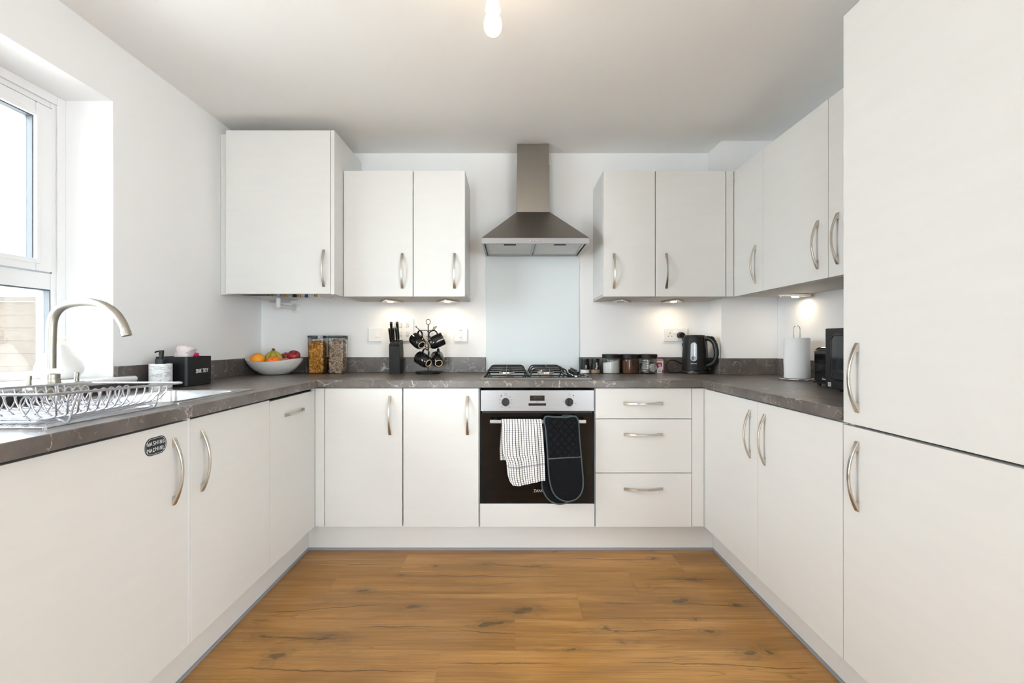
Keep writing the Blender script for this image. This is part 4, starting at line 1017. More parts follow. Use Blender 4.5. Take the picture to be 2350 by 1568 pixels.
def fruit(name, label, cat, m, c, rad, kind, tilt=(0, 0), group=None):
    r = thing(name, label, cat, c, group); T = Matrix.Translation(c) @ Matrix.Rotation(tilt[0], 4, 'X') @ Matrix.Rotation(tilt[1], 4, 'Y')
    bm = BM()
    if kind == 'orange':
        lathe(bm, [(rad * math.sin(PI * k / 18), -rad * .96 * math.cos(PI * k / 18)) for k in range(19)], 32, 0, T); obj('flesh', bm, m, r, smooth=80)
        bm = BM(); lathe(bm, [(.0035, rad * .955), (.002, rad * .985), (0, rad * .985)], 10, 0, T); obj('stem_button', bm, 'bananatip', r)
    else:
        pr = spline([(0, 0, -.78), (.28, 0, -.88), (.62, 0, -.72), (.92, 0, -.20), (1, 0, .18), (.90, 0, .58), (.62, 0, .82), (.32, 0, .86), (.12, 0, .72), (0, 0, .62)], 4)
        lathe(bm, [(max(p.x, 0) * rad, p.z * rad) for p in pr], 32, 0, T); obj('flesh', bm, m, r, smooth=80)
        bm = BM(); tube(bm, [T @ Vector(v) for v in ((0, 0, rad * .60), (.001, 0, rad * .85), (.004, 0, rad * 1.02))], .0014, 6); obj('stem', bm, 'bananatip', r)
zf = .972
fruit('orange', 'large yellow-orange citrus fruit at the far-left of the bowl', 'orange', 'orange', P(591.5, 826, 2.80), .0405, 'orange', (.5, -.3), 'oranges in the bowl')
fruit('orange', 'redder orange resting against the bowl rim in front of the bananas', 'orange', 'orange2', P(627.5, 832, 2.780), .0375, 'orange', (1.0, .2), 'oranges in the bowl')
fruit('apple', 'dark red apple behind the other apples in the bowl', 'apple', 'apple', P(656.5, 821, 2.930), .0340, 'apple', (.2, -.1), 'apples in the bowl')
fruit('apple', 'glossy red apple highest at the right side of the bowl', 'apple', 'apple', P(674.5, 818, 2.862), .0362, 'apple', (.5, .35), 'apples in the bowl')
fruit('apple', 'streaky red and yellow apple low between orange and red apples', 'apple', 'apple2', P(654.5, 834.5, 2.815), .0350, 'apple', (.25, 0), 'apples in the bowl')
top = P(627.5, 803, 2.855)
r = thing('banana_bunch', 'bunch of green-tinged bananas standing in the middle of the fruit bowl', 'bananas', top - Vector((0, 0, .08)))
for dx, dy, ln in ((-.040, .012, .8), (-.030, -.022, .95), (.020, -.036, 1.0), (.050, -.010, .95), (.002, .02, .9)):
    bm = BM(); e = top + Vector((dx, dy, -.072 * ln))
    pts = spline([top + Vector((dx * .12, dy * .12, -.006)), top + Vector((dx * .32, dy * .34, -.018)), top + Vector((dx * .75, dy * .8, -.040)), e, e + Vector((dx * .05, dy * .02, -.025))], 5)
    nn = len(pts); rs = [.0050 + .0125 * min(1, (i / nn) * 2.2) ** 1.2 if i < nn * .75 else .0175 - .010 * ((i / nn - .75) / .25) ** 2 for i in range(nn)]
    tube(bm, pts, rs, 10); obj('banana', bm, 'banana', r, smooth=50)
bm = BM(); tube(bm, [top + Vector((0, 0, -.012)), top + Vector((0, 0, -.004)), top + Vector((0, 0, .004)), top + Vector((.001, 0, .007))], [.011, .0115, .0105, .009], 10, flat=(1.15, .8)); obj('stem', bm, 'bananatip', r)

# ================================================================== CEREAL TUBS
def tub(label, x0, x1, y0, y1, fill, mflake, mcore, clabel, cname, seed, big):
    z0, z1 = WT + .0006, 1.134
    r = thing('cereal_container', label, 'food container', ((x0 + x1) / 2, (y0 + y1) / 2, WT), 'tall clear cereal containers')
    q = (x0, x1, y0, y1)
    bm = BM(); loft(bm, [ring(ins(q, .008), .012, z0), ring(ins(q, .006), .014, z0 + .003), ring(ins(q, .004), .014, z0 + .09), ring(ins(q, .001), .014, z1)], True, False); obj('tub', bm, 'clearplastic', r)
    bm = BM()
    loft(bm, [ring(ins(q, .0035), .012, z1 + .0004), ring(q, .014, z1 + .003), ring(q, .014, z1 + .016), ring(ins(q, .003), .012, z1 + .0175), ring(ins(q, .009), .010, z1 + .0175), ring(ins(q, .009), .010, z1 + .002)])
    ld = obj('lid', bm, 'lidclear', r)
    bm = BM(); loft(bm, [ring(ins(q, .0015), .012, z1 + .0075), ring(ins(q, .0004), .0135, z1 + .0075), ring(ins(q, .0004), .0135, z1 + .0125), ring(ins(q, .0015), .012, z1 + .0125)]); obj('lid_seal', bm, 'lidgrey', ld)
    bm = BM()
    if big: xm = (x0 + x1) / 2 - .004; box(bm, xm - .018, xm + .018, y0 - .005, y0 - .0005, z1 - .006, z1 + .0145, .002)
    else: xm = 0; box(bm, x1 + .0005, x1 + .0045, (y0 + y1) / 2 - .016, (y0 + y1) / 2 + .016, z1 - .008, z1 + .0145, .002); box(bm, x0 + .004, x1 - .004, y0 - .003, y0 - .0004, z1 + .0035, z1 + .0125, .001)
    obj('lid_clip', bm, 'lidgrey', ld)
    # contents
    bm = BM(); c = ins(q, .0150); zt_ = fill - .006
    loft(bm, [ring(ins(q, .014), .010, z0 + .0045), ring(c, .010, z0 + .02), ring(c, .010, zt_)], True, True, 1)
    rg = random.Random(seed)
    def flake(p, nrm, s):
        T = Matrix.Translation(p) @ nrm.to_track_quat('Z', 'Y').to_matrix().to_4x4() @ Matrix.Rotation(rg.uniform(-.75, .75), 4, 'X') @ Matrix.Rotation(rg.uniform(-.75, .75), 4, 'Y') @ Matrix.Rotation(rg.uniform(0, 6.28), 4, 'Z')
        k = 6; cu = rg.uniform(-.25, .35) * s
        if mflake == 'bran': ds = [(math.cos(2 * PI * (i + .5) / 4) * s * (1.25 if True else 1), math.sin(2 * PI * (i + .5) / 4) * s * .8) for i in range(4)]
        else: ds = [(math.cos(2 * PI * i / k) * s * rg.uniform(.7, 1.1), math.sin(2 * PI * i / k) * s * rg.uniform(.7, 1.1)) for i in range(k)]
        cv = bm.verts.new(T @ Vector((0, 0, cu))); vs = [bm.verts.new(T @ Vector((a, b, 0))) for a, b in ds]
        for i in range(len(vs)): bm.faces.new((cv, vs[i], vs[(i + 1) % len(vs)]))
    S = .0088 if mflake == 'bran' else .0092
    for side in range(4):
        for _ in range(290 if side in (0, 3, 1) else 60):
            z = rg.uniform(z0 + .010, zt_ - .002); u = rg.uniform(.012, .988)
            if side == 0: p, nn = Vector((c[0] + (c[1] - c[0]) * u, c[2] - .001, z)), Vector((0, -1, 0))
            elif side == 1: p, nn = Vector((c[1] + .001, c[2] + (c[3] - c[2]) * u, z)), Vector((1, 0, 0))
            elif side == 2: p, nn = Vector((c[0] + (c[1] - c[0]) * u, c[3] + .001, z)), Vector((0, 1, 0))
            else: p, nn = Vector((c[0] - .001, c[2] + (c[3] - c[2]) * u, z)), Vector((-1, 0, 0))
            flake(p, nn, S * rg.uniform(.75, 1.2) * (.9 if z > z0 + .1 else 1.2))
    for _ in range(130):
        a, b = rg.uniform(c[0] + .006, c[1] - .006), rg.uniform(c[2] + .006, c[3] - .006)
        flake(Vector((a, b, zt_ + rg.uniform(0, .010))), Vector((0, 0, 1)), S)
    o = obj(cname, bm, [mflake, mcore], recalc=False, smooth=10)
    for pl in o.data.polygons:
        pass
    tag(o, clabel, 'cereal', None, 'stuff')
tub('tall clear tub of golden flakes, beside the fruit bowl', -1.259, -1.1535, 2.902, 2.990, 1.112, 'corn', 'corncore', 'golden cereal flakes filling the tub beside the fruit bowl', 'golden_flakes', 5, True)
tub('tall clear tub of pale brown bran pieces, right of the golden flakes', -1.1345, -1.0290, 2.902, 2.990, 1.122, 'bran', 'brancore', 'pale brown bran pieces in the tub nearer the knife block', 'bran_pieces', 9, False)

# ================================================================== SOCKETS AND SWITCHES
YW = YB - .0005
def plate(name, label, px0, px1, py0, py1, cat):
    x0, x1, z0, z1 = X(px0, YB), X(px1, YB), Z(py1, YB), Z(py0, YB)
    r = thing(name, label, cat, ((x0 + x1) / 2, YW, (z0 + z1) / 2))
    bm = BM(); box(bm, x0, x1, YW - .010, YW, z0, z1, .0025, 3); obj('face_plate', bm, 'white', r); return r, (x0 + x1) / 2, (z0 + z1) / 2
def rocker(r, x, z, w, h, name='switch', m='white'):
    bm = BM(); prism(bm, [(YW - .0102, z - h / 2), (YW - .0155, z - h / 2 + .001), (YW - .0125, z + h / 2 - .001), (YW - .0102, z + h / 2)], 'x', x - w / 2, x + w / 2); return obj(name, bm, m, r)
def screw(r, x, z):
    bm = BM(); lathe(bm, [(.0032, .0101), (.0032, .0107), (0, .0107)], 12, 0, Matrix.Translation((x, YW, z)) @ Matrix.Rotation(PI / 2, 4, 'X')); obj('screw', bm, 'switchgrey', r)
def slots(r, x, z):
    bm = BM(); y0, y1 = YW - .0106, YW - .0101
    box(bm, x - .002, x + .002, y0, y1, z + .006, z + .014); box(bm, x - .0142, x - .0078, y0, y1, z - .011, z - .0068); box(bm, x + .0078, x + .0142, y0, y1, z - .011, z - .0068); obj('pin_slots', bm, 'socketdark', r)
r, x, z = plate('fused_spur_switch', 'white fused switch plate on the wall left of the knife block', 846, 877.2, 753.8, 784.5, 'switch')
rocker(r, x + .014, z, .016, .026); bm = BM(); box(bm, x - .022, x - .008, YW - .0115, YW - .0102, z - .014, z + .014, .0006); obj('fuse_carrier', bm, 'white', r)
r, x, z = plate('appliance_switch_panel', 'large square white grid switch plate behind the knife block', 897, 949.4, 732, 783.2, 'switch')
for dx in (-.045, -.010, .032):
    for dz in (.032, -.024): rocker(r, x + dx + (.002 if dx > 0 else 0), z + dz, .018, .026, m='switchgrey')
for dz in (.032, -.024): screw(r, x + .052, z + dz)
r, x, z = plate('double_socket', 'white double socket mostly hidden behind the black mug tree', 972.6, 1024.8, 753.7, 784.3, 'socket')
slots(r, x - .040, z); slots(r, x + .040, z); rocker(r, x - .012, z + .020, .011, .018); rocker(r, x + .012, z + .020, .011, .018)
r, x, z = plate('cooker_switch', 'single white rocker switch with red neon, left of the splashback', 1042, 1072.8, 754, 784.6, 'switch')
rocker(r, x, z, .019, .031); screw(r, x - .031, z); screw(r, x + .031, z); bm = BM(); box(bm, x - .008, x + .008, YW - .0108, YW - .0101, z + .0270, z + .0295); obj('neon_lamp', bm, 'red', r)
r, x, z = plate('double_socket', 'white double socket with a black plug in it, behind the kettle', 1523.6, 1576.6, 753.9, 783.6, 'socket')
slots(r, x - .0385, z); rocker(r, x - .011, z + .020, .0115, .019); rocker(r, x + .009, z + .020, .0115, .019)
sock = (x, z)

# ================================================================== KNIFE BLOCK
kx0, kx1 = -.7490, -.6835; ky0, ky1 = 2.900, 2.998
r = tag(None, None, None) if False else None
bm = BM()
side = [(ky0 + .000, WT + .0006), (ky1, WT + .0006), (ky1 + .006, .965), (ky1 + .002, 1.05), (ky1 - .016, 1.122), (ky1 - .022, 1.124), (ky0 + .010, 1.102), (ky0 + .001, 1.094), (ky0 - .006, 1.080), (ky0 - .004, 1.04), (ky0, .99)]
prism(bm, side, 'x', kx0, kx1)
bmesh.ops.bevel(bm, geom=[e for e in bm.edges if e.calc_face_angle(0) > 1.2], offset=.002, segments=2, affect='EDGES')
kb = tag(obj('knife_block', bm, 'blackmatt', smooth=40), 'black wooden knife block with five knives, left of the mug tree', 'knife block')
def knife(label, pxt, pyt, pxb, pyb, yt, yb, wd):
    top, bot = P(pxt, pyt, yt), P(pxb, pyb, yb); ax = (top - bot); ln = ax.length
    T = frame(bot, (1, 0, 0), ax)
    T = Matrix((T.col[0].to_3d(), T.col[1].to_3d(), T.col[2].to_3d())).transposed().to_4x4(); T.translation = bot
    zv = ax.normalized(); xv = (Vector((1, 0, 0)) - zv * zv.x).normalized(); yv = zv.cross(xv); T = Matrix((xv, yv, zv)).transposed().to_4x4(); T.translation = bot
    r = thing('kitchen_knife', label, 'knife', mtx=T, group='knives in the block')
    bm = BM(); w = wd / 2
    rings = [[(a * sx, b * sx * 1.2, z) for a, b in rrect(-w, w, -w, w, w * .6, 3)] for sx, z in ((.62, .014), (.78, .024), (.86, ln * .4), (.9, ln * .7), (1, ln * .9), (1, ln - .0065))]
    loft(bm, rings, True, True); obj('grip', bm, 'blackplastic', r, local=True)
    bm = BM(); loft(bm, [[(a, b * 1.2, z) for a, b in rrect(-w, w, -w, w, w * .6, 3)] for z in (ln - .0063, ln - .004)], True, True); obj('steel_band', bm, 'steel', r, local=True)
    bm = BM(); loft(bm, [[(a * s_, b * 1.2 * s_, z) for a, b in rrect(-w, w, -w, w, w * .6, 3)] for s_, z in ((1, ln - .0039), (1, ln - .001), (.85, ln))], True, True); obj('end_cap', bm, 'blackplastic', r, local=True)
    bm = BM(); box(bm, -w * .58, w * .58, -w * .6, w * .6, -.004, .0138, .001); obj('bolster', bm, 'steel', r, local=True)
knife('tall rear knife handle in the block, nearest the fused switch', 897.6, 739.5, 900.2, 787, 2.930, 2.985, .0160)
knife('tall rear knife handle in the block, on the mug-tree side', 911.2, 739.3, 915.2, 783, 2.930, 2.985, .0160)
knife('short front knife handle in the block, leftmost of the front three', 893.5, 754.2, 897.2, 789.5, 2.870, 2.916, .0130)
knife('short front knife handle in the block, middle of the front three', 902.6, 752.8, 904.6, 789.5, 2.872, 2.918, .0130)
knife('short front knife handle in the block, rightmost of the front three', 908.6, 752.5, 911.0, 789.0, 2.878, 2.924, .0130)

# ================================================================== MUG TREE
mx, my = -.5145, 2.936
r = thing('mug_tree', 'black metal mug tree holding four black mugs', 'mug stand', (mx, my, WT))
T = Matrix.Translation((mx, my, 0))
bm = BM(); lathe(bm, [(0, ztop), (.0765, ztop), (.0785, ztop + .003), (.0785, ztop + .011), (.076, ztop + .0135), (.026, ztop + .0135), (.020, ztop + .017), (0, ztop + .017)], 48, 0, T); obj('base', bm, 'blacksatin', r)
zr = Z(739, my)
bm = BM(); tube(bm, [(mx, my, ztop + .016), (mx, my, zr - .0155)], .0034, 10); obj('pole', bm, 'blacksatin', r)
bm = BM(); tube(bm, [(mx + .0132 * math.cos(a), my, zr + .0160 * math.sin(a)) for a in [2 * PI * k / 28 for k in range(28)]], .0019, 8, True); obj('ring_handle', bm, 'blacksatin', r)
def arm(tip, zroot):
    bm = BM(); tip = Vector(tip); q = Vector((mx, my, zroot)); h = Vector((tip.x, tip.y, zroot)) - q
    tube(bm, spline([q + Vector((0, 0, -.012)), q + h * .12, q + h * .40, q + h * .72 + Vector((0, 0, .004)), tip], 5), .0024, 8); sphere(bm, tip, .0046, 0, 12); obj('arm', bm, 'blacksatin', r)
zu = Z(759, 2.93)
arm(P(955, 750.3, 2.880), zu); arm(P(1000.8, 750.3, 2.890), zu); arm(P(996.2, 751.2, 2.99), zu)
arm(P(973, 791, 2.870), zu - .105); arm(P(1003, 792, 2.878), zu - .105); arm(P(975, 790, 2.985), zu - .105)
def mug(label, px, py, d, axis):
    ax = Vector(axis).normalized(); zv = -ax; c = P(px, py, d); up = Vector((0, 0, 1)); xv = (up - zv * up.dot(zv)).normalized(); yv = zv.cross(xv)
    T = Matrix((xv, yv, zv)).transposed().to_4x4(); T.translation = c - zv * .046
    return T
mug_specs = [('upper mug on the tree, base tipping toward the viewer, nearest the knife block', mug('', 960.5, 785, 2.868, (.058, -.066, -.042))),
             ('upper mug on the tree seen side-on, on the splashback side', mug('', 1000.2, 784.5, 2.886, (-.086, -.026, -.042))),
             ('lower mug on the tree, its side facing the knife block', mug('', 973, 827, 2.862, (.070, -.052, -.036))),
             ('lower mug on the tree with its round base facing out, on the splashback side', mug('', 1004.8, 826.5, 2.878, (.026, -.085, -.042)))]
mr = thing('black_mug', mug_specs[0][0], 'mug', mtx=mug_specs[0][1], group='black mugs on the mug tree')
bm = BM()
pr = [(0, .0035), (.0185, .0035), (.0195, 0), (.0225, 0), (.0235, .0025), (.031, .009), (.0375, .022), (.0405, .040), (.0410, .060), (.0405, .092), (.0393, .0935), (.0380, .092), (.0385, .060), (.037, .030), (.030, .012), (0, .008)]
lathe(bm, pr, 40, 0, None, mis=[0, 1, 1, 1] + [0] * 11); obj('mug_body', bm, ['blackceramic', 'clay'], mr, local=True, smooth=50)
bm = BM(); tube(bm, spline([(.0385, 0, .024), (.050, 0, .023), (.064, 0, .030), (.0705, 0, .046), (.068, 0, .063), (.056, 0, .074), (.0395, 0, .0755)], 5), .0050, 10, flat=(1.25, .9)); obj('handle', bm, 'blackceramic', mr, local=True)
for lab, T in mug_specs[1:]:
    c = copy_tree(mr); c.matrix_basis = T; c['label'] = lab

# ================================================================== SHAKERS, JARS, BOX
def shaker(name, label, x, y, mband, word):
    r = thing(name, label, 'shaker', (x, y, WT), 'salt and pepper shakers'); T = Matrix.Translation((x, y, ztop))
    bm = BM(); lathe(bm, [(0, 0), (.0280, 0), (.0288, .0015), (.0285, .003), (.0282, .003), (0, .003)], 32, 0, T); obj('base', bm, 'blackplastic', r)
    bm = BM(); lathe(bm, [(.0280, .0032), (.0283, .010), (.0282, .0240)], 32, 0, T); obj('glass_band', bm, mband, r)
    bm = BM(); pr = spline([(.0286, 0, .0242), (.0286, 0, .036), (.0268, 0, .052), (.0242, 0, .068), (.0236, 0, .080)], 4); lathe(bm, [(.027, .0242)] + [(p.x, p.z) for p in pr] + [(0, .080)], 32, 0, T); b = obj('body', bm, 'blackmatt', r)
    bm = BM(); lathe(bm, [(0, .0803), (.0242, .0803), (.0246, .082), (.0246, .0915), (.0235, .0935), (0, .094)], 32, 0, T); obj('cap', bm, 'blackplastic', r)
    bm = BM(); y0 = y - .0290; text(bm, word, .0155, frame((x + .0015, y0, WT + .0485 + (.001 if word == 'Pepper' else -.006)), (0, .07, 1), (0, -1, .07)), 0, .0006, 'CENTER', .95); obj('lettering', bm, 'lettering', b)
shaker('salt_shaker', 'black salt shaker with white band next to the hob', X(1342.3, 2.945), 2.945, 'salt', 'Salt')
shaker('pepper_shaker', 'black pepper shaker with brown band next to the sugar jar', X(1366.3, 2.945), 2.945, 'pepper', 'Pepper')
jx = [X(1402.4, 2.950), X(1444.8, 2.950), X(1487, 2.950)]; jy = 2.950; JR = .0545
def jar_mesh():
    r = thing('storage_jar', 'clear jar of white sugar with black lid beside the pepper', 'jar', (jx[0], jy, WT), 'black-lidded storage jars'); T = Matrix.Translation((jx[0], jy, ztop))
    bm = BM(); lathe(bm, [(0, .0008), (JR - .004, .0008), (JR - .001, .003), (JR, .008), (JR, .086), (JR - .002, .091), (JR - .004, .096)], 44, 0, T); obj('glass_body', bm, 'jar', r)
    bm = BM(); lathe(bm, [(0, .0965), (JR + .0015, .0965), (JR + .002, .098), (JR + .002, .1185), (JR, .1205), (0, .1205)], 44, 0, T); obj('lid', bm, 'blackmatt', r)
    return r
j0 = jar_mesh()
for x, lab in ((jx[1], 'clear jar of brown coffee with black lid, middle of the three jars'), (jx[2], 'clear jar of round tea bags with black lid beside the small box')):
    c = copy_tree(j0); c.location = (x, jy, WT); c['label'] = lab
def fillmesh(name, label, cat, x, h0, h1, m):
    bm = BM(); T = Matrix.Translation((x, jy, ztop)); R2 = JR - .0022
    lathe(bm, [(0, .003), (R2 - .003, .003), (R2, .008), (R2, h0), (R2 * .6, (h0 + h1) / 2), (0, (h0 + h1) / 2)], 40, 0, T)
    for v in bm.verts:
        if v.co.z - ztop > .02: v.co.z += (h1 - h0) * (v.co.x - x + R2) / (2 * R2) if (v.co - Vector((x, jy, v.co.z))).length > R2 * .9 else (h1 - h0) * .5 * (v.co.x - x) / R2
    tag(obj(name, bm, m, smooth=50), label, cat, None, 'stuff')
fillmesh('sugar', 'white sugar sloping inside the jar beside the pepper', 'sugar', jx[0], .064, .088, 'sugar')
fillmesh('coffee', 'brown ground coffee filling the middle jar', 'coffee', jx[1], .080, .086, 'coffee')
def teabag():
    bm = BM(); R2 = .0225
    lathe(bm, [(0, .0028), (R2 * .6, .0030), (R2 * .85, .0012), (R2, .0004), (R2, -.0004), (R2 * .85, -.0012), (R2 * .6, -.0030), (0, -.0028)], 20)
    return bm
rg = random.Random(21); first = None; tl = 'round paper tea bag piled inside the jar beside the small box'
rim = JR - .0265
spots = []
for k in range(26):
    if k == 0: T = Matrix.Translation((jx[2] + .020, jy - .041, ztop + .0335)) @ Matrix.Rotation(PI / 2 - .12, 4, 'X') @ Matrix.Rotation(.25, 4, 'Y')
    elif k == 1: T = Matrix.Translation((jx[2] + .022, jy - .035, ztop + .040)) @ Matrix.Rotation(PI / 2 - .3, 4, 'X')
    else:
        a = rg.uniform(0, 2 * PI); q = rim * math.sqrt(rg.random()); col_ = k % 9
        zc = .012 + .0078 * ((k - 2) % 9) + rg.uniform(0, .003)
        left = (k - 2) // 9
        cxp = (-.022, -.016, .010)[left] + rg.uniform(-.004, .004); cyp = (-.018, .020, .020)[left] + rg.uniform(-.004, .004)
        T = Matrix.Translation((jx[2] + cxp, jy + cyp, ztop + zc)) @ Matrix.Rotation(rg.uniform(-.35, .35), 4, 'X') @ Matrix.Rotation(rg.uniform(-.25, .35), 4, 'Y')
    if first is None:
        first = obj('tea_bag', teabag(), 'teabag', smooth=60); o = first
    else:
        o = first.copy(); COL.objects.link(o)
    o.matrix_basis = T
    tag(o, 'big round tea bag pressed flat against the front of the jar' if k == 0 else tl, 'tea bag', 'tea bags in the jar')
bx0_, bx1_ = X(1504, 2.975), X(1522.3, 2.975)
r = thing('small_box', 'small white and magenta carton squeezed between tea jar and kettle cord', 'carton', ((bx0_ + bx1_) / 2, 2.98, WT))
bm = BM(); box(bm, bx0_, bx1_, 2.975, 3.008, ztop, 1.001, .0006); obj('carton', bm, 'card', r)
bm = BM(); y0, y1 = 2.9745, 2.9749; bw_ = bx1_ - bx0_
box(bm, bx0_ + .0005, bx1_ - .0005, y0, y1, .994, 1.0005, 0, 1, 0)
box(bm, bx0_ + .004, bx1_ - .009, y0, y1, .955, .980, 0, 1, 0); prism(bm, [(bx0_ + .006 + .016 * k / 6, .955 - .012 * math.sin(PI * k / 6)) for k in range(7)], 'y', y0 + .0001, y1 - .0001, 0)
box(bm, bx0_ + .001, bx1_ - .009, y0, y1, .9805, .986, 0, 1, 1)
box(bm, bx1_ - .008, bx1_ - .001, y0, y1, .916, .934, 0, 1, 0)
lathe(bm, [(.0075, 0), (.0075, .0004), (0, .0004)], 20, 2, Matrix.Translation(((bx0_ + bx1_) / 2 + .001, y0, .966)) @ Matrix.Rotation(PI / 2, 4, 'X'))
lathe(bm, [(.0035, 0), (.0035, .0007), (0, .0007)], 14, 3, Matrix.Translation(((bx0_ + bx1_) / 2 + .001, y0, .967)) @ Matrix.Rotation(PI / 2, 4, 'X'))
for k in range(6): box(bm, bx0_ + .020 + .0026 * k, bx0_ + .0218 + .0026 * k, y0, y1, .925, .929, 0, 1, 3)
obj('printed_panel', bm, ['magenta', 'yellow', 'card', 'lidgrey'], r)

# ================================================================== KETTLE
kx, ky = 1.1480, 2.938
r = thing('kettle', 'black electric kettle with water gauge in front of the corner boxing', 'kettle', (kx, ky, WT))
T = Matrix.Translation((kx, ky, ztop))
bm = BM(); lathe(bm, [(0, 0), (.0835, 0), (.0855, .003), (.0845, .013), (.078, .0195), (0, .0195)], 48, 0, T @ Matrix.Translation((.004, 0, 0))); obj('power_base', bm, 'blackplastic', r)
bm = BM(); lathe(bm, [(0, .0198), (.0735, .0198), (.0752, .022), (.0750, .0445), (.0742, .0452), (.0746, .046), (.0735, .10), (.0705, .16), (.0668, .210), (.0655, .2255), (.063, .2305), (0, .2305)], 56, 0, T)
zl = ztop + .205   # pour lip facing away from the handle
bd = obj('body', bm, 'blackmatt', r, smooth=30)
bm = BM(); lathe(bm, [(0, .2308), (.0635, .2308), (.0625, .2365), (.055, .2400), (.050, .2395), (.048, .2405), (0, .2415)], 48, 0, T); obj('lid', bm, 'blackplastic', r)
ha = math.radians(-48); hd = Vector((math.cos(ha), math.sin(ha), 0)); kc = Vector((kx, ky, ztop))
bm = BM(); a2 = math.radians(132); ld_ = Vector((math.cos(a2), math.sin(a2), 0)); sd = Vector((-ld_.y, ld_.x, 0))
vs = [kc + ld_ * .060 + sd * .030 + Vector((0, 0, .226)), kc + ld_ * .060 - sd * .030 + Vector((0, 0, .226)), kc + ld_ * .088 + Vector((0, 0, .224)), kc + ld_ * .068 + Vector((0, 0, .165)), kc + ld_ * .058 + sd * .026 + Vector((0, 0, .19)), kc + ld_ * .058 - sd * .026 + Vector((0, 0, .19))]
vv = [bm.verts.new(v) for v in vs]
for f in ((0, 2, 1), (0, 4, 3, 2), (1, 2, 3, 5), (0, 1, 5, 4), (3, 4, 5)): bm.faces.new([vv[i] for i in f])
obj('spout', bm, 'blackmatt', r)
bm = BM()
hp = spline([kc + hd * q + Vector((0, 0, z)) for q, z in ((.058, .214), (.078, .219), (.100, .214), (.121, .196), (.134, .160), (.1365, .120), (.128, .086), (.108, .064), (.088, .056), (.070, .052))], 5)
tube(bm, hp, [.0150 - .0025 * abs(i / len(hp) - .3) for i in range(len(hp))], 14, flat=(.82, 1.05)); hnd = obj('handle', bm, 'blackplastic', r, smooth=50)
bm = BM(); tb = kc + hd * .104 + Vector((0, 0, .224)); tube(bm, [tb, tb + hd * .010 + Vector((0, 0, -.003)), tb + hd * .018 + Vector((0, 0, -.010))], [.008, .0085, .007], 10); obj('lid_button', bm, 'blackgloss', hnd)
bm = BM(); sb = kc + hd * .066; side_ = Vector((-hd.y, hd.x, 0))
loft(bm, [[kc + hd * (q + .006) + side_ * s * .0125 + Vector((0, 0, z)) for q, s in ((rr_ - .004, -1), (rr_ + .004, -1), (rr_ + .004, 1), (rr_ - .004, 1))] for z, rr_ in ((.030, .0725), (.060, .0720), (.12, .0702), (.18, .0665), (.218, .0625))], True, True); obj('handle_spine', bm, 'blackgloss', hnd)
def capsule_on_body(bm, za, zb_, hw_, off, ang, mi=0, nz_=18):
    def rad(z):
        t = z - ztop; return .0746 + (.0655 - .0746) * max(0, t - .046) / .1795 - .0008 * math.sin(max(0, min(1, (t - .046) / .18)) * PI) * -1
    rows = []; ends = [hw_ * (1 - math.cos(PI / 2 * k / 8)) for k in range(9)]
    for z in [za + e for e in ends] + [za + (zb_ - za) * k / 6 for k in range(3, 4)] + [zb_ - e for e in reversed(ends)]:
        e = min(z - za, zb_ - z); h = hw_ if e >= hw_ else max(.0006, math.sqrt(max(0, hw_ ** 2 - (hw_ - e) ** 2)))
        rows.append([(kc.x + (rad(z) + off) * math.cos(ang + s * h / .072), kc.y + (rad(z) + off) * math.sin(ang + s * h / .072), z) for s in (-1, -.5, 0, .5, 1)])
    vv = [[bm.verts.new(p) for p in r_] for r_ in rows]
    for a, b_ in zip(vv[:-1], vv[1:]):
        for i in range(4): bm.faces.new((a[i], a[i + 1], b_[i + 1], b_[i])).material_index = mi
ga = math.radians(-90 - 25)
zg0, zg1 = Z(829.4, 2.865), Z(786, 2.865)
bm = BM(); capsule_on_body(bm, zg0, zg1, .0185, .0012, ga); gz = obj('water_gauge', bm, 'gaugeback', r, recalc=True, smooth=60)
bm = BM(); capsule_on_body(bm, zg0 + .004, zg1 - .004, .0140, .0022, ga); gw = obj('gauge_window', bm, mat('frosted_gauge', (.50, .53, .57), .15, spec=.6, var=.12, vscale=40), gz, smooth=60)
bm = BM(); capsule_on_body(bm, zg0 + .005, zg0 + .031, .0125, .0030, ga); obj('water_line', bm, 'gaugewater', gz, smooth=60)
bm = BM(); tn = Vector((math.cos(ga), math.sin(ga), .04)).normalized(); tt = Vector((-math.sin(ga), math.cos(ga), 0)); ctr = Vector((kc.x + .0760 * math.cos(ga), kc.y + .0760 * math.sin(ga), Z(834.6, 2.865)))
text(bm, 'Goodmans', .0092, frame(ctr, tt, tn), 0, .0006, 'CENTER', .85); obj('lettering', bm, 'lettering', bd)
bm = BM(); sw = kc + hd * .080 + Vector((0, 0, .036)); tube(bm, [sw - hd * .008, sw + hd * .012, sw + hd * .022 + Vector((0, 0, -.002))], [.0065, .0075, .006], 10, flat=(1, .55)); obj('switch_lever', bm, 'gauge', r)
cz = ztop + .0034
cord = [(kx - .060, ky + .046, cz + .006), (X(1556, 2.96), 2.966, cz + .0005), (X(1546, 2.955), 2.962, cz), (X(1537, 2.955), 2.963, cz + .002), (X(1531, 2.96), 2.967, cz + .020), (X(1528.8, 2.97), 2.972, cz + .045), (X(1532, 2.98), 2.978, cz + .066), (X(1540, 2.985), 2.985, cz + .078), (X(1551, 2.99), 2.99, cz + .073), (X(1560, 3.0), 3.003, cz + .060), (X(1568, 3.0), 3.012, cz + .055), (X(1572, 3.0), 3.020, cz + .10), (X(1569, 3.0), 3.012, cz + .16), (X(1566.5, 3.0), 3.008, cz + .185)]
bm = BM(); tube(bm, spline(cord, 6), .0033, 8); obj('power_cord', bm, 'blackplastic', r)
plx, plz = X(1565.4, 3.0), Z(770, 3.0)
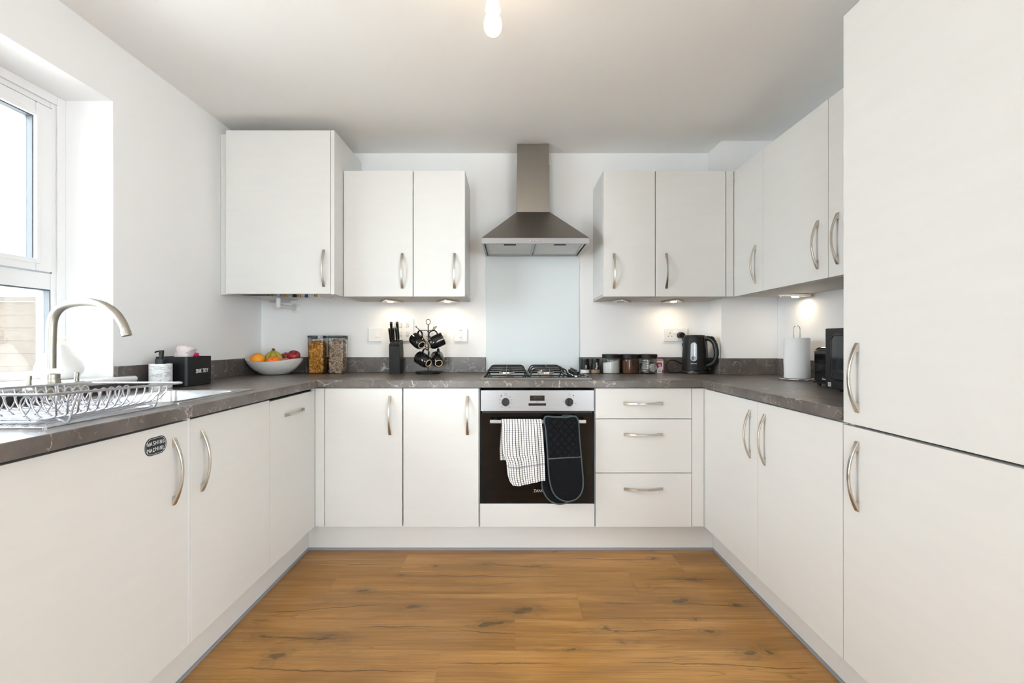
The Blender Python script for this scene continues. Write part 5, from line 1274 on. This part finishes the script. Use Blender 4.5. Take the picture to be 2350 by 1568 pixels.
bm = BM(); T2 = Matrix.Translation((plx, YW - .0112, plz)) @ Matrix.Rotation(PI / 2, 4, 'X')
loft(bm, [[T2 @ Vector((a * s, b_ * s, z)) for a, b_ in [(.0235 * math.cos(q), .0225 * math.sin(q) if math.sin(q) > -.75 else -.0169) for q in [2 * PI * i / 28 for i in range(28)]]] for s, z in ((1, 0), (1, .012), (.9, .020), (.86, .033), (.78, .037))], True, True); obj('plug', bm, 'blackplastic', r)

# ================================================================== KITCHEN ROLL, TOASTER, MICROWAVE
qx, qy = 1.488, 2.447
r = thing('kitchen_roll_holder', 'chrome wire kitchen roll holder with ring base on the right worktop', 'holder', (qx, qy, WT))
bm = BM(); tube(bm, [(qx + .082 * math.cos(a), qy + .082 * math.sin(a), ztop + .0045) for a in [2 * PI * k / 48 for k in range(48)]], .0042, 8, True); tube(bm, [(qx - .08, qy, ztop + .0045), (qx + .08, qy, ztop + .0045)], .003, 8); tube(bm, [(qx, qy - .08, ztop + .0045), (qx, qy + .08, ztop + .0045)], .003, 8); obj('base', bm, 'chrome', r)
zw = Z(747.5, qy)
bm = BM(); hwp = .0165; tube(bm, [(qx - hwp, qy, ztop + .005)] + [(qx - hwp * math.cos(a), qy, zw - .0165 + .0165 * math.sin(a)) for a in [PI * k / 12 for k in range(13)]] + [(qx + hwp, qy, ztop + .005)], .0018, 8); obj('wire_post', bm, 'chrome', r)
bm = BM(); T = Matrix.Translation((qx, qy, ztop + .010)); hk = 1.1325 - ztop - .010
lathe(bm, [(.020, 0), (.0590, 0), (.0605, .003)] + [(.0600 - .0012 * math.sin(k * .7) * .3, .003 + (hk - .006) * k / 16) for k in range(1, 16)] + [(.0590, hk - .002), (.0575, hk), (.020, hk), (.020, 0)], 56, 0, T)
for v in bm.verts:
    q = Vector((v.co.x - qx, v.co.y - qy, 0)); a = math.atan2(q.y, q.x)
    if q.length > .05: v.co.x += q.x / q.length * .0012 * math.sin(3 * a + v.co.z * 30); v.co.y += q.y / q.length * .0012 * math.sin(3 * a + v.co.z * 30)
tag(obj('kitchen_roll', bm, 'paper', smooth=50), 'white paper kitchen roll standing on its chrome holder', 'kitchen roll')

def rbox(bm, q, rad, z0, z1, rt, mi=0):
    rings = [ring(ins(q, rt * .6), max(.002, rad - rt * .6), z0), ring(q, rad, z0 + rt * .6)]
    rings.append(ring(q, rad, z1 - rt))
    for k in range(1, 6):
        a = PI / 2 * k / 5; d = rt * (1 - math.cos(a)); rings.append(ring(ins(q, d), max(.002, rad - d * .5), z1 - rt + rt * math.sin(a)))
    loft(bm, rings, True, True, mi)
tq = (1.388, 1.560, 1.930, 2.165)
r = thing('toaster', 'glossy black toaster tucked behind the microwave on the right worktop', 'toaster', (1.47, 2.05, WT))
bm = BM(); rbox(bm, tq, .018, .924, 1.0905, .026); obj('body', bm, 'blackgloss', r, smooth=50)
for x in (1.41, 1.54):
    for y in (1.95, 2.150):
        bm = BM(); lathe(bm, [(0, ztop), (.008, ztop), (.009, .9245), (0, .9245)], 14, 0, Matrix.Translation((x, y, 0))); obj('foot', bm, 'blackplastic', r)
bm = BM()
for x in (1.443, 1.493): box(bm, x, x + .026, 1.955, 2.14, 1.0906, 1.0915)
obj('bread_slot', bm, 'socketdark', r)
bm = BM(); text(bm, 'Goodmans', .014, frame((1.3872, 2.070, .9475), (0, -1, 0), (-1, 0, 0)), 0, .0004, 'CENTER', .85); obj('lettering', bm, 'lettergrey', r)
bm = BM(); box(bm, 1.3845, 1.3879, 1.940, 2.155, .9255, .934, .001); obj('base_trim', bm, 'blackplastic', r)
mq = (1.279, 1.597, 1.4750, 1.9150); mz0, mz1 = .9265, 1.1665
r = thing('microwave', 'black microwave oven partly hidden by the tall fridge cupboard', 'microwave', (1.44, 1.70, WT))
bm = BM(); box(bm, mq[0] + .012, mq[1], mq[2], mq[3], mz0, mz1 - .002, .004); obj('casing', bm, 'blackmatt', r)
bm = BM(); box(bm, mq[0], mq[0] + .0115, 1.590, mq[3], mz0, mz1, .004, 3); dd = obj('door', bm, 'blackplastic', r)
def on_door(y, z): return (mq[0] - .0004, y, z)
yw1, yw0, zw0, zw1 = Vector((0, 1.277 * 1080 / (1906 - 1172), 0)).y, 1.620, .9600, 1.1420
bm = BM()
loft(bm, [[(mq[0] - .0030, y, z) for y, z in rrect(yw0, yw1, zw0, zw1, .022, 6)], [(mq[0] - .0030, y, z) for y, z in rrect(yw0 + .004, yw1 - .004, zw0 + .004, zw1 - .004, .019, 6)], [(mq[0] - .0006, y, z) for y, z in rrect(yw0 + .006, yw1 - .006, zw0 + .006, zw1 - .006, .018, 6)]])
loft(bm, [[(mq[0] - .0030, y, z) for y, z in rrect(yw0, yw1, zw0, zw1, .022, 6)], [(mq[0] - .0001, y, z) for y, z in rrect(yw0 - .003, yw1 + .003, zw0 - .003, zw1 + .003, .025, 6)]])
obj('window_frame', bm, 'blackgloss', dd)
bm = BM(); prism(bm, rrect(yw0 + .006, yw1 - .006, zw0 + .006, zw1 - .006, .018, 6), 'x', mq[0] - .0008, mq[0] - .0003); obj('door_window', bm, 'microglass', dd)
bm = BM(); yl = 1.277 * 1080 / (1902.6 - 1172); zl_ = H - 98.3 * yl / 1080; s = .0085
box(bm, mq[0] - .0005, mq[0] - .0001, yl - s, yl + s, zl_ - s, zl_ + s)
for a0, a1, c0, c1 in ((-.0065, .0065, .0030, .0042), (-.0065, -.0015, -.0050, -.0038), (.0005, .0065, -.0012, .0), (-.0030, -.0018, -.0060, .0025), (.0030, .0042, -.0060, -.0015)): box(bm, mq[0] - .0007, mq[0] - .0005, yl + a0, yl + a1, zl_ + c0, zl_ + c1, 0, 1, 1)
obj('logo_badge', bm, ['lettergrey', 'blackmark'], dd)
bm = BM(); box(bm, mq[0] + .001, mq[0] + .0115, mq[2], 1.588, mz0, mz1, .003); obj('control_panel', bm, 'blackplastic', r)
for x in (1.32, 1.57):
    for y in (1.52, 1.87):
        bm = BM(); lathe(bm, [(0, ztop), (.010, ztop), (.012, mz0 + .0005), (0, mz0 + .0005)], 14, 0, Matrix.Translation((x, y, 0))); obj('foot', bm, 'blackplastic', r)

# ================================================================== TEA TOWEL, OVEN GLOVE
yh = 2.397; rb = .0085
def interp(tbl, t):
    for (a, va), (b_, vb) in zip(tbl[:-1], tbl[1:]):
        if t <= b_: return va + (vb - va) * (t - a) / (b_ - a)
    return tbl[-1][1]
bm = BM(); uvl = bm.loops.layers.uv.new('UVMap')
NU, NV = 44, 74; grid = []
zt_, zbar = Z(957.5, yh) + .001, Z(967.5, yh)
yF = 2.383
for j in range(NV + 1):
    row = []
    for i in range(NU + 1):
        u = i / NU
        s = j / NV * .585 - .225          # metres along the cloth from the bar top; negative hangs behind
        arc = .030
        if s < 0:                           # back layer
            q = min(1, -s / .225)
            x0 = X(1150.5 - 6.5 * q + 12 * max(0, q - .75), yh); x1 = X(1241 + 2 * q, yh); x = x0 + (x1 - x0) * u
            ang = min(-s / .0155, PI / 2); y = yh + (rb + .002) * math.sin(ang); z = zbar + (rb + .003) * math.cos(ang)
            if -s > .0155 * PI / 2: z = zbar - (-s - .0155 * PI / 2); y = yh + .0105 + .0030 * math.sin(u * 16)
        else:
            tot = .345 - .018 * u + .006 * math.sin(u * 5) - (.020 * max(0, (.10 - u) / .10)); q = s / .36; L_ = s * tot / .36
            left = interp([(0, 1149.6), (.16, 1150.5), (.34, 1150), (.56, 1152), (.68, 1160), (.90, 1163.5), (1, 1169)], q)
            right = interp([(0, 1242), (.3, 1245.5), (.6, 1248.5), (1, 1250.5)], q)
            ang = min(L_ / .0155, PI / 2); y = yh - (rb + .003) * math.sin(ang); z = zbar + (rb + .003) * math.cos(ang)
            if L_ > .0155 * PI / 2: z = zbar - (L_ - .0155 * PI / 2); y = yF
            amp = min(1, q * 4)
            y += amp * (.0045 * math.sin(u * 13 + q * 1.3) + .0030 * math.sin(u * 27 + 1 + q * 2.2) - .004 * max(0, 1 - abs(u - .62) / .10)) - .004 * amp
            x = X(left + (right - left) * (u + .010 * amp * math.sin(u * 13 + 2)), yF)
        row.append((bm.verts.new((x, y, z)), u * .213, s + .01))
    grid.append(row)
for j in range(NV):
    for i in range(NU):
        q = [grid[j][i], grid[j][i + 1], grid[j + 1][i + 1], grid[j + 1][i]]
        f = bm.faces.new([a[0] for a in q])
        for l, a in zip(f.loops, q): l[uvl].uv = (a[1], a[2])
o = obj('tea_towel', bm, 'towel', smooth=80); m_ = o.modifiers.new('thick', 'SOLIDIFY'); m_.thickness = .0018; m_.offset = 0
tag(o, 'white tea towel with black check lines hanging over the oven handle', 'towel')

r = thing('oven_glove', 'black double oven glove with grey piping hanging on the oven handle', 'oven glove', (X(1290, yh), yh, .4))
def pad(outline, d, thick, seam_py, name, quilt):
    ol = [P(px, py, d) for px, py in outline]; ol = spline(ol, 4, True); n = len(ol)
    c = sum(ol, Vector()) / n
    bm = BM(); rings = []
    for f_, dy in ((1, 0), (.985, -thick * .30), (.93, -thick * .48), (.80, -thick * .5)): rings.append([c + (p - c) * f_ + Vector((0, dy, 0)) for p in ol])
    back = [[c + (p - c) * f_ + Vector((0, dy, 0)) for p in ol] for f_, dy in ((.80, thick * .5), (.93, thick * .48), (.985, thick * .30))]
    loft(bm, back + rings, True, True)
    o = obj(name, bm, 'glove', r, smooth=60)
    bm = BM(); tube(bm, [p + Vector((0, -thick * .15, 0)) for p in ol], .0044, 8, True); obj('piping', bm, 'piping', o)
    return o, ol, c
front_outline = [(1250, 958), (1252.5, 985), (1256, 1029), (1260, 1091), (1266, 1122), (1277, 1140), (1293, 1149), (1309, 1150), (1325, 1143), (1335, 1128), (1338, 1108), (1335.5, 1073), (1329.5, 1003), (1324.5, 959), (1300, 957.5), (1275, 957.5)]
back_outline = [(1249, 962), (1248, 1000), (1246, 1060), (1243.5, 1110), (1249, 1132), (1261, 1148), (1276, 1155.5), (1291, 1156), (1306, 1150), (1318, 1136), (1324, 1110), (1323, 1040), (1320, 985), (1318, 964), (1295, 962), (1270, 962)]
yfp = yh - .020; ybp = yh - .0000 + .017
fp, ol, cc = pad(front_outline, yfp, .016, 1051, 'front_pad', True)
bp, _, _ = pad(back_outline, ybp, .014, 0, 'back_pad', False)
bm = BM(); ysurf = yfp - .0083
tube(bm, [P(1257.5, 1053.5, ysurf), P(1275, 1052.5, ysurf - .0008), P(1312, 1050, ysurf - .0008), P(1332, 1049, ysurf)], .0040, 8); obj('seam_binding', bm, 'piping', fp)
# padded cuff with diamond quilting
bm = BM(); NQ, MQ = 60, 72; g = []
for j in range(MQ + 1):
    py = 960 + (1050 - 960) * j / MQ; lx = interp([(0, 1254), (1, 1261)], (py - 958) / 95); rx = interp([(0, 1321), (1, 1329)], (py - 958) / 95); row = []
    for i in range(NQ + 1):
        px = lx + (rx - lx) * i / NQ; a, b_ = (px - 1290) / 17.0, (py - 1000) / 19.5
        s1 = abs(((a + b_) % 1) - .5) * 2; s2 = abs(((a - b_) % 1) - .5) * 2
        h = .0060 * (min(1, 3 * (1 - s1)) ** .5) * (min(1, 3 * (1 - s2)) ** .5); e = min(i, NQ - i, j, MQ - j)
        if e == 0: h = -.004
        row.append(bm.verts.new(P(px, py, ysurf + .0008 - h)))
    g.append(row)
for j in range(MQ):
    for i in range(NQ): bm.faces.new((g[j][i], g[j][i + 1], g[j + 1][i + 1], g[j + 1][i]))
obj('quilted_cuff', bm, 'glove', fp, smooth=40)
bm = BM(); NB = 12; q = []
for k in range(NB + 1):
    a = PI * k / NB
    yy = (yfp + ybp) / 2 - (ybp - yfp) / 2 * math.cos(a); zz = Z(958.5, yh) - .004 + .006 * math.sin(a)
    q.append([(X(1251, yh), yy, zz), (X(1322.5, yh), yy, zz), (X(1322.5, yh), yy, zz + .005), (X(1251, yh), yy, zz + .005)])
loft(bm, q, True, True); obj('bridge_strap', bm, 'glove', r)
bm = BM(); lp = spline([P(px, py, yh + .004) for px, py in ((1291, 958.5), (1291.5, 954.5), (1300, 953.2), (1312, 954.5), (1322, 957.5))], 5); tube(bm, lp, .0042, 8, flat=(1, .7)); obj('hanging_loop', bm, 'piping', r)

# ================================================================== UNDER-CABINET LIGHTS
def wedge(label, pts, apex, ztop_, drop, lit, led, group='triangular under-cabinet lights'):
    """triangular pod: thin at the apex, deeper at the wall side"""
    a, b_, c = [Vector((*p, 0)) for p in pts]
    ctr = (a + b_ + c) / 3
    r = thing('cabinet_light', label, 'light', (ctr.x, ctr.y, ztop_), group)
    bm = BM()
    hgt = {0: .004, 1: drop, 2: drop}
    T_ = [bm.verts.new((p.x, p.y, ztop_ - .0005)) for p in (a, b_, c)]; B2 = [bm.verts.new((p.x, p.y, ztop_ - hgt[i])) for i, p in enumerate((a, b_, c))]
    bm.faces.new(T_); bm.faces.new(B2[::-1])
    for i in range(3): bm.faces.new((T_[i], B2[i], B2[(i + 1) % 3], T_[(i + 1) % 3]))
    bmesh.ops.bevel(bm, geom=list(bm.edges), offset=.0012, segments=2, affect='EDGES'); obj('housing', bm, 'nickel', r)
    nrm = (B2_n(a, b_, c, ztop_, drop)); lc = Vector((led[0], led[1], 0)); 
    # height of the sloping underside at the lamp
    n_, d0 = nrm; lc.z = (d0 - n_.x * lc.x - n_.y * lc.y) / n_.z
    xv = n_.orthogonal().normalized(); yv = n_.cross(xv); T = Matrix((xv, yv, n_)).transposed().to_4x4(); T.translation = lc
    bm = BM(); lathe(bm, [(.0225, .0002), (.0215, .0016), (.0190, .0018)], 28, 0, T); obj('lamp_bezel', bm, 'steel', r)
    bm = BM(); lathe(bm, [(.0190, .0014), (0, .0016)], 28, 0, T); obj('lamp_lens', bm, 'led' if lit else 'ledoff', r)
    bm = BM(); dv = (ctr - a).normalized(); lathe(bm, [(0, .0), (.0038, .0), (.0042, -.006), (.0030, -.0085), (0, -.009)], 14, 0, Matrix.Translation((a.x + dv.x * .012, a.y + dv.y * .012, ztop_ - .004))); obj('switch', bm, 'chrome', r)
    if lit:
        ld = bpy.data.lights.new('lamp', 'AREA'); ld.shape = 'DISK'; ld.size = .034; ld.energy = lit; ld.color = (1, .82, .58)
        lo = bpy.data.objects.new('lamp_beam', ld); COL.objects.link(lo); lo.parent = r
        R = (n_).to_track_quat('-Z', 'Y').to_matrix().to_4x4(); R.translation = lc + n_ * .006 - Vector((ctr.x, ctr.y, ztop_)); lo.matrix_basis = R
def B2_n(a, b_, c, z, drop):
    A = Vector((a.x, a.y, z - .004)); B_ = Vector((b_.x, b_.y, z - drop)); C_ = Vector((c.x, c.y, z - drop))
    n_ = (B_ - A).cross(C_ - A).normalized()
    if n_.z > 0: n_ = -n_
    return n_, n_.dot(A)
zu_ = 1.3695
for lab, pl, pa, pr_, pled, lit in (
    ('lit triangular light under the wall cabinets, above the knife block', 873, 885, 926.3, 895.6, LED_W),
    ('lit triangular light under the narrow cabinet, above the mug tree', 1003, 1022.3, 1055, 1026.5, LED_W),
    ('unlit triangular light under the narrow cabinet, above the sugar jar', 1396, 1428.5, 1448, 1424, 0),
    ('lit triangular light under the wall cabinets, above the kettle', 1517, 1554, 1570, 1546, LED_W)):
    yb2, ya = 2.952, 2.808
    wedge(lab, [(X(pa, ya), ya), (X(pl, yb2), yb2), (X(pr_, yb2), yb2)], None, zu_, .0125, lit, (X(pled, 2.91), 2.912))
wedge('lit triangular light under the right-wall cabinets, above the kitchen roll', [(1.462, 2.57), (1.594, 2.645), (1.594, 2.495)], None, zu_, .0150, LED_W * .55, (1.552, 2.568))

# ================================================================== BOILER PIPES, CEILING LAMP, CABLE
r = thing('boiler', 'boiler with brass and blue valves peeping below the corner cupboard', 'boiler', (-1.27, 2.80, 1.374))
bm = BM(); box(bm, -1.47, -1.05, 2.66, 3.03, 1.405, 2.10, .01); obj('boiler_body', bm, 'white', r)
bm = BM(); box(bm, -1.530, -1.35, 2.70, 2.985, 1.373, 1.3755, .0005); box(bm, -1.530, -1.40, 2.985, 2.99, 1.360, 1.3755); obj('bottom_panel', bm, 'greypanel', r)
for x, y, m, rr_, l in ((-1.43, 2.80, 'brass', .011, .024), (-1.335, 2.80, 'brass', .008, .026), (-1.285, 2.80, 'blackplastic', .012, .027), (-1.262, 2.81, 'brass', .010, .026), (-1.215, 2.80, 'blueplastic', .010, .0285), (-1.16, 2.80, 'brass', .010, .025)):
    bm = BM(); lathe(bm, [(0, 1.4048), (rr_ * .8, 1.4048), (rr_ * .8, 1.392), (rr_, 1.390), (rr_, 1.4048 - l), (0, 1.4048 - l)], 14, 0, Matrix.Translation((x, y, 0))); obj('valve', bm, m, r)
bm = BM(); tube(bm, spline([(-1.145, 2.79, 1.404), (-1.135, 2.80, 1.372), (-1.105, 2.82, 1.358), (-1.075, 2.84, 1.364), (-1.06, 2.86, 1.404)], 6), .0035, 8); obj('cable', bm, 'white', r)
r = thing('overflow_pipe', 'white plastic overflow pipe bending into the wall under the boiler cupboard', 'pipe', (-1.389, 2.82, 1.33))
bm = BM(); xv_, yv_, zv_ = -1.389, 2.813, 1.3285
tube(bm, [(xv_, yv_, 1.404), (xv_, yv_, zv_ + .015), (xv_, yv_ + .004, zv_ + .004), (xv_, yv_ + .016, zv_), (xv_, YB - .004, zv_)], .0105, 16); obj('pipe', bm, 'white', r)
bm = BM(); tube(bm, [(xv_, yv_, zv_ + .045), (xv_, yv_, zv_ + .006), (xv_, yv_ + .003, zv_ - .003), (xv_, yv_ + .010, zv_ - .001), (xv_, yv_ + .030, zv_)], .0132, 16); obj('elbow', bm, 'white', r)
bm = BM(); lathe(bm, [(.0112, .014), (.014, .012), (.020, .006), (.030, .002), (.032, .0003)], 32, 0, Matrix.Translation((xv_, YB, zv_)) @ Matrix.Rotation(PI / 2, 4, 'X')); obj('wall_rosette', bm, 'white', r)

lx, ly = X(1131, 1.545), 1.545
r = thing('ceiling_lamp', 'bare glowing bulb in a white ceiling lampholder', 'ceiling lamp', (lx, ly, ZC))
T = Matrix.Translation((lx, ly, 0))
bm = BM(); lathe(bm, [(0, ZC - .0005), (.052, ZC - .0005), (.052, 2.285), (.047, 2.267), (.030, 2.262), (0, 2.262)], 40, 0, T); obj('ceiling_rose', bm, 'white', r)
bm = BM(); lathe(bm, [(.018, 2.2618), (.019, 2.252), (.0235, 2.215), (.0255, 2.200), (.0245, 2.200), (.022, 2.215), (.017, 2.245), (0, 2.247)], 36, 0, T); obj('lampholder', bm, 'white', r)
bm = BM(); pr = spline([(.0125, 0, 2.228), (.0135, 0, 2.212), (.017, 0, 2.196), (.025, 0, 2.178), (.0300, 0, 2.158), (.0285, 0, 2.139), (.021, 0, 2.1255), (.010, 0, 2.1205), (0, 0, 2.1200)], 5)
lathe(bm, [(max(0, p.x), p.z) for p in pr], 36, 0, T); obj('bulb', bm, 'bulbglass', r, smooth=60)
bm = BM(); lathe(bm, [(0, 2.246), (.012, 2.246), (.0125, 2.229), (.006, 2.222), (0, 2.221)], 24, 0, T); obj('bulb_cap', bm, 'brass', r)
bm = BM()
for k in range(6):
    a = 2 * PI * k / 6; tube(bm, [(lx + .006 * math.cos(a), ly + .006 * math.sin(a), 2.205), (lx + .012 * math.cos(a), ly + .012 * math.sin(a), 2.146)], .0018, 6)
obj('filament', bm, 'bulbglow', r)
ld = bpy.data.lights.new('bulb_light', 'POINT'); ld.energy = BULB_W; ld.color = (1, .84, .64); ld.shadow_soft_size = .022
lo = bpy.data.objects.new('bulb_light', ld); COL.objects.link(lo); lo.parent = r; lo.location = (0, 0, 2.150 - ZC)

bm = BM(); yc = 2.905
tube(bm, spline([(1.10, 2.93, 2.0965 + .004), (1.16, 2.92, 2.112), (1.205, 2.90, 2.137), (1.232, 2.885, 2.146), (1.238, 2.884, 2.140), (1.236, 2.885, 2.098)], 5), .0042, 8)
tag(obj('loose_cable', bm, 'white', smooth=60), 'loose white cable sticking up on top of the wall cabinet by the corner boxing', 'cable')

# ================================================================== LIGHT AND CAMERA
wd = bpy.data.worlds.new('overcast_sky'); SC.world = wd; wd.use_nodes = True
nt = wd.node_tree; bg = nt.nodes['Background']
# hazy sky, brighter around a veiled sun low over the garden to the left and behind
tc = N(nt, 'TexCoord'); dt = N(nt, 'VectorMath', operation='DOT_PRODUCT'); L(nt, tc.outputs['Generated'], dt.inputs[0]); dt.inputs[1].default_value = Vector((-.62, -.60, .50)).normalized()
lobe = math_(nt, 'POWER', math_(nt, 'MAXIMUM', dt.outputs['Value'], 0), 5)
L(nt, math_(nt, 'MULTIPLY_ADD', lobe, SUN, SKY), bg.inputs[1]); L(nt, mixc(nt, lobe, (.83, .93, 1.0), (.92, .97, 1.0)), bg.inputs[0])
sl = bpy.data.lights.new('sun', 'SUN'); sl.energy = SUNL; sl.angle = .03; sl.color = (1, .98, .95)  # added sun, aimed past the windows to bounce daylight off the ground
so_ = bpy.data.objects.new('sun', sl); COL.objects.link(so_); so_.rotation_euler = Vector((-.06, -.62, -.78)).to_track_quat('-Z', 'Y').to_euler()
def portal(name, loc, rot, sx, sy):
    l = bpy.data.lights.new(name, 'AREA'); l.shape = 'RECTANGLE'; l.size = sx; l.size_y = sy; l.cycles.is_portal = True
    o = bpy.data.objects.new(name, l); COL.objects.link(o); o.location = loc; o.rotation_euler = rot
portal('window_portal', (-1.875, (WY0 + WY1) / 2, (WZ0 + WZ1) / 2), (0, -PI / 2, 0), WZ1 - WZ0, WY1 - WY0)
portal('fill_window_portal', (XE + .11, -1.45, 1.5), (0, PI / 2, 0), 1.2, 2.1)
for a, b_ in FILL_DOORS: portal('door_portal', ((a + b_) / 2, YR - .11, DZ / 2), (PI / 2, 0, 0), b_ - a, DZ)
cam = bpy.data.cameras.new('camera'); co_ = bpy.data.objects.new('camera', cam); COL.objects.link(co_); SC.camera = co_
co_.location = (0, 0, H); co_.rotation_euler = (PI / 2, 0, 0)
cam.sensor_width = 36; cam.sensor_fit = 'HORIZONTAL'; cam.lens = F / 2350 * 36; cam.shift_x = (1175 - CX) / 2350; cam.clip_start = .02
vs_ = SC.view_settings; vs_.view_transform = 'Standard'; vs_.look = 'None'; vs_.gamma = 1; vs_.use_curve_mapping = False; vs_.exposure = EXPO
cy = SC.cycles; cy.use_denoising = True; cy.diffuse_bounces = 7; cy.glossy_bounces = 6; cy.transparent_max_bounces = 16; cy.max_bounces = 14
cy.caustics_reflective = False; cy.caustics_refractive = False; cy.sample_clamp_indirect = 6; cy.use_adaptive_sampling = True; cy.adaptive_threshold = .015
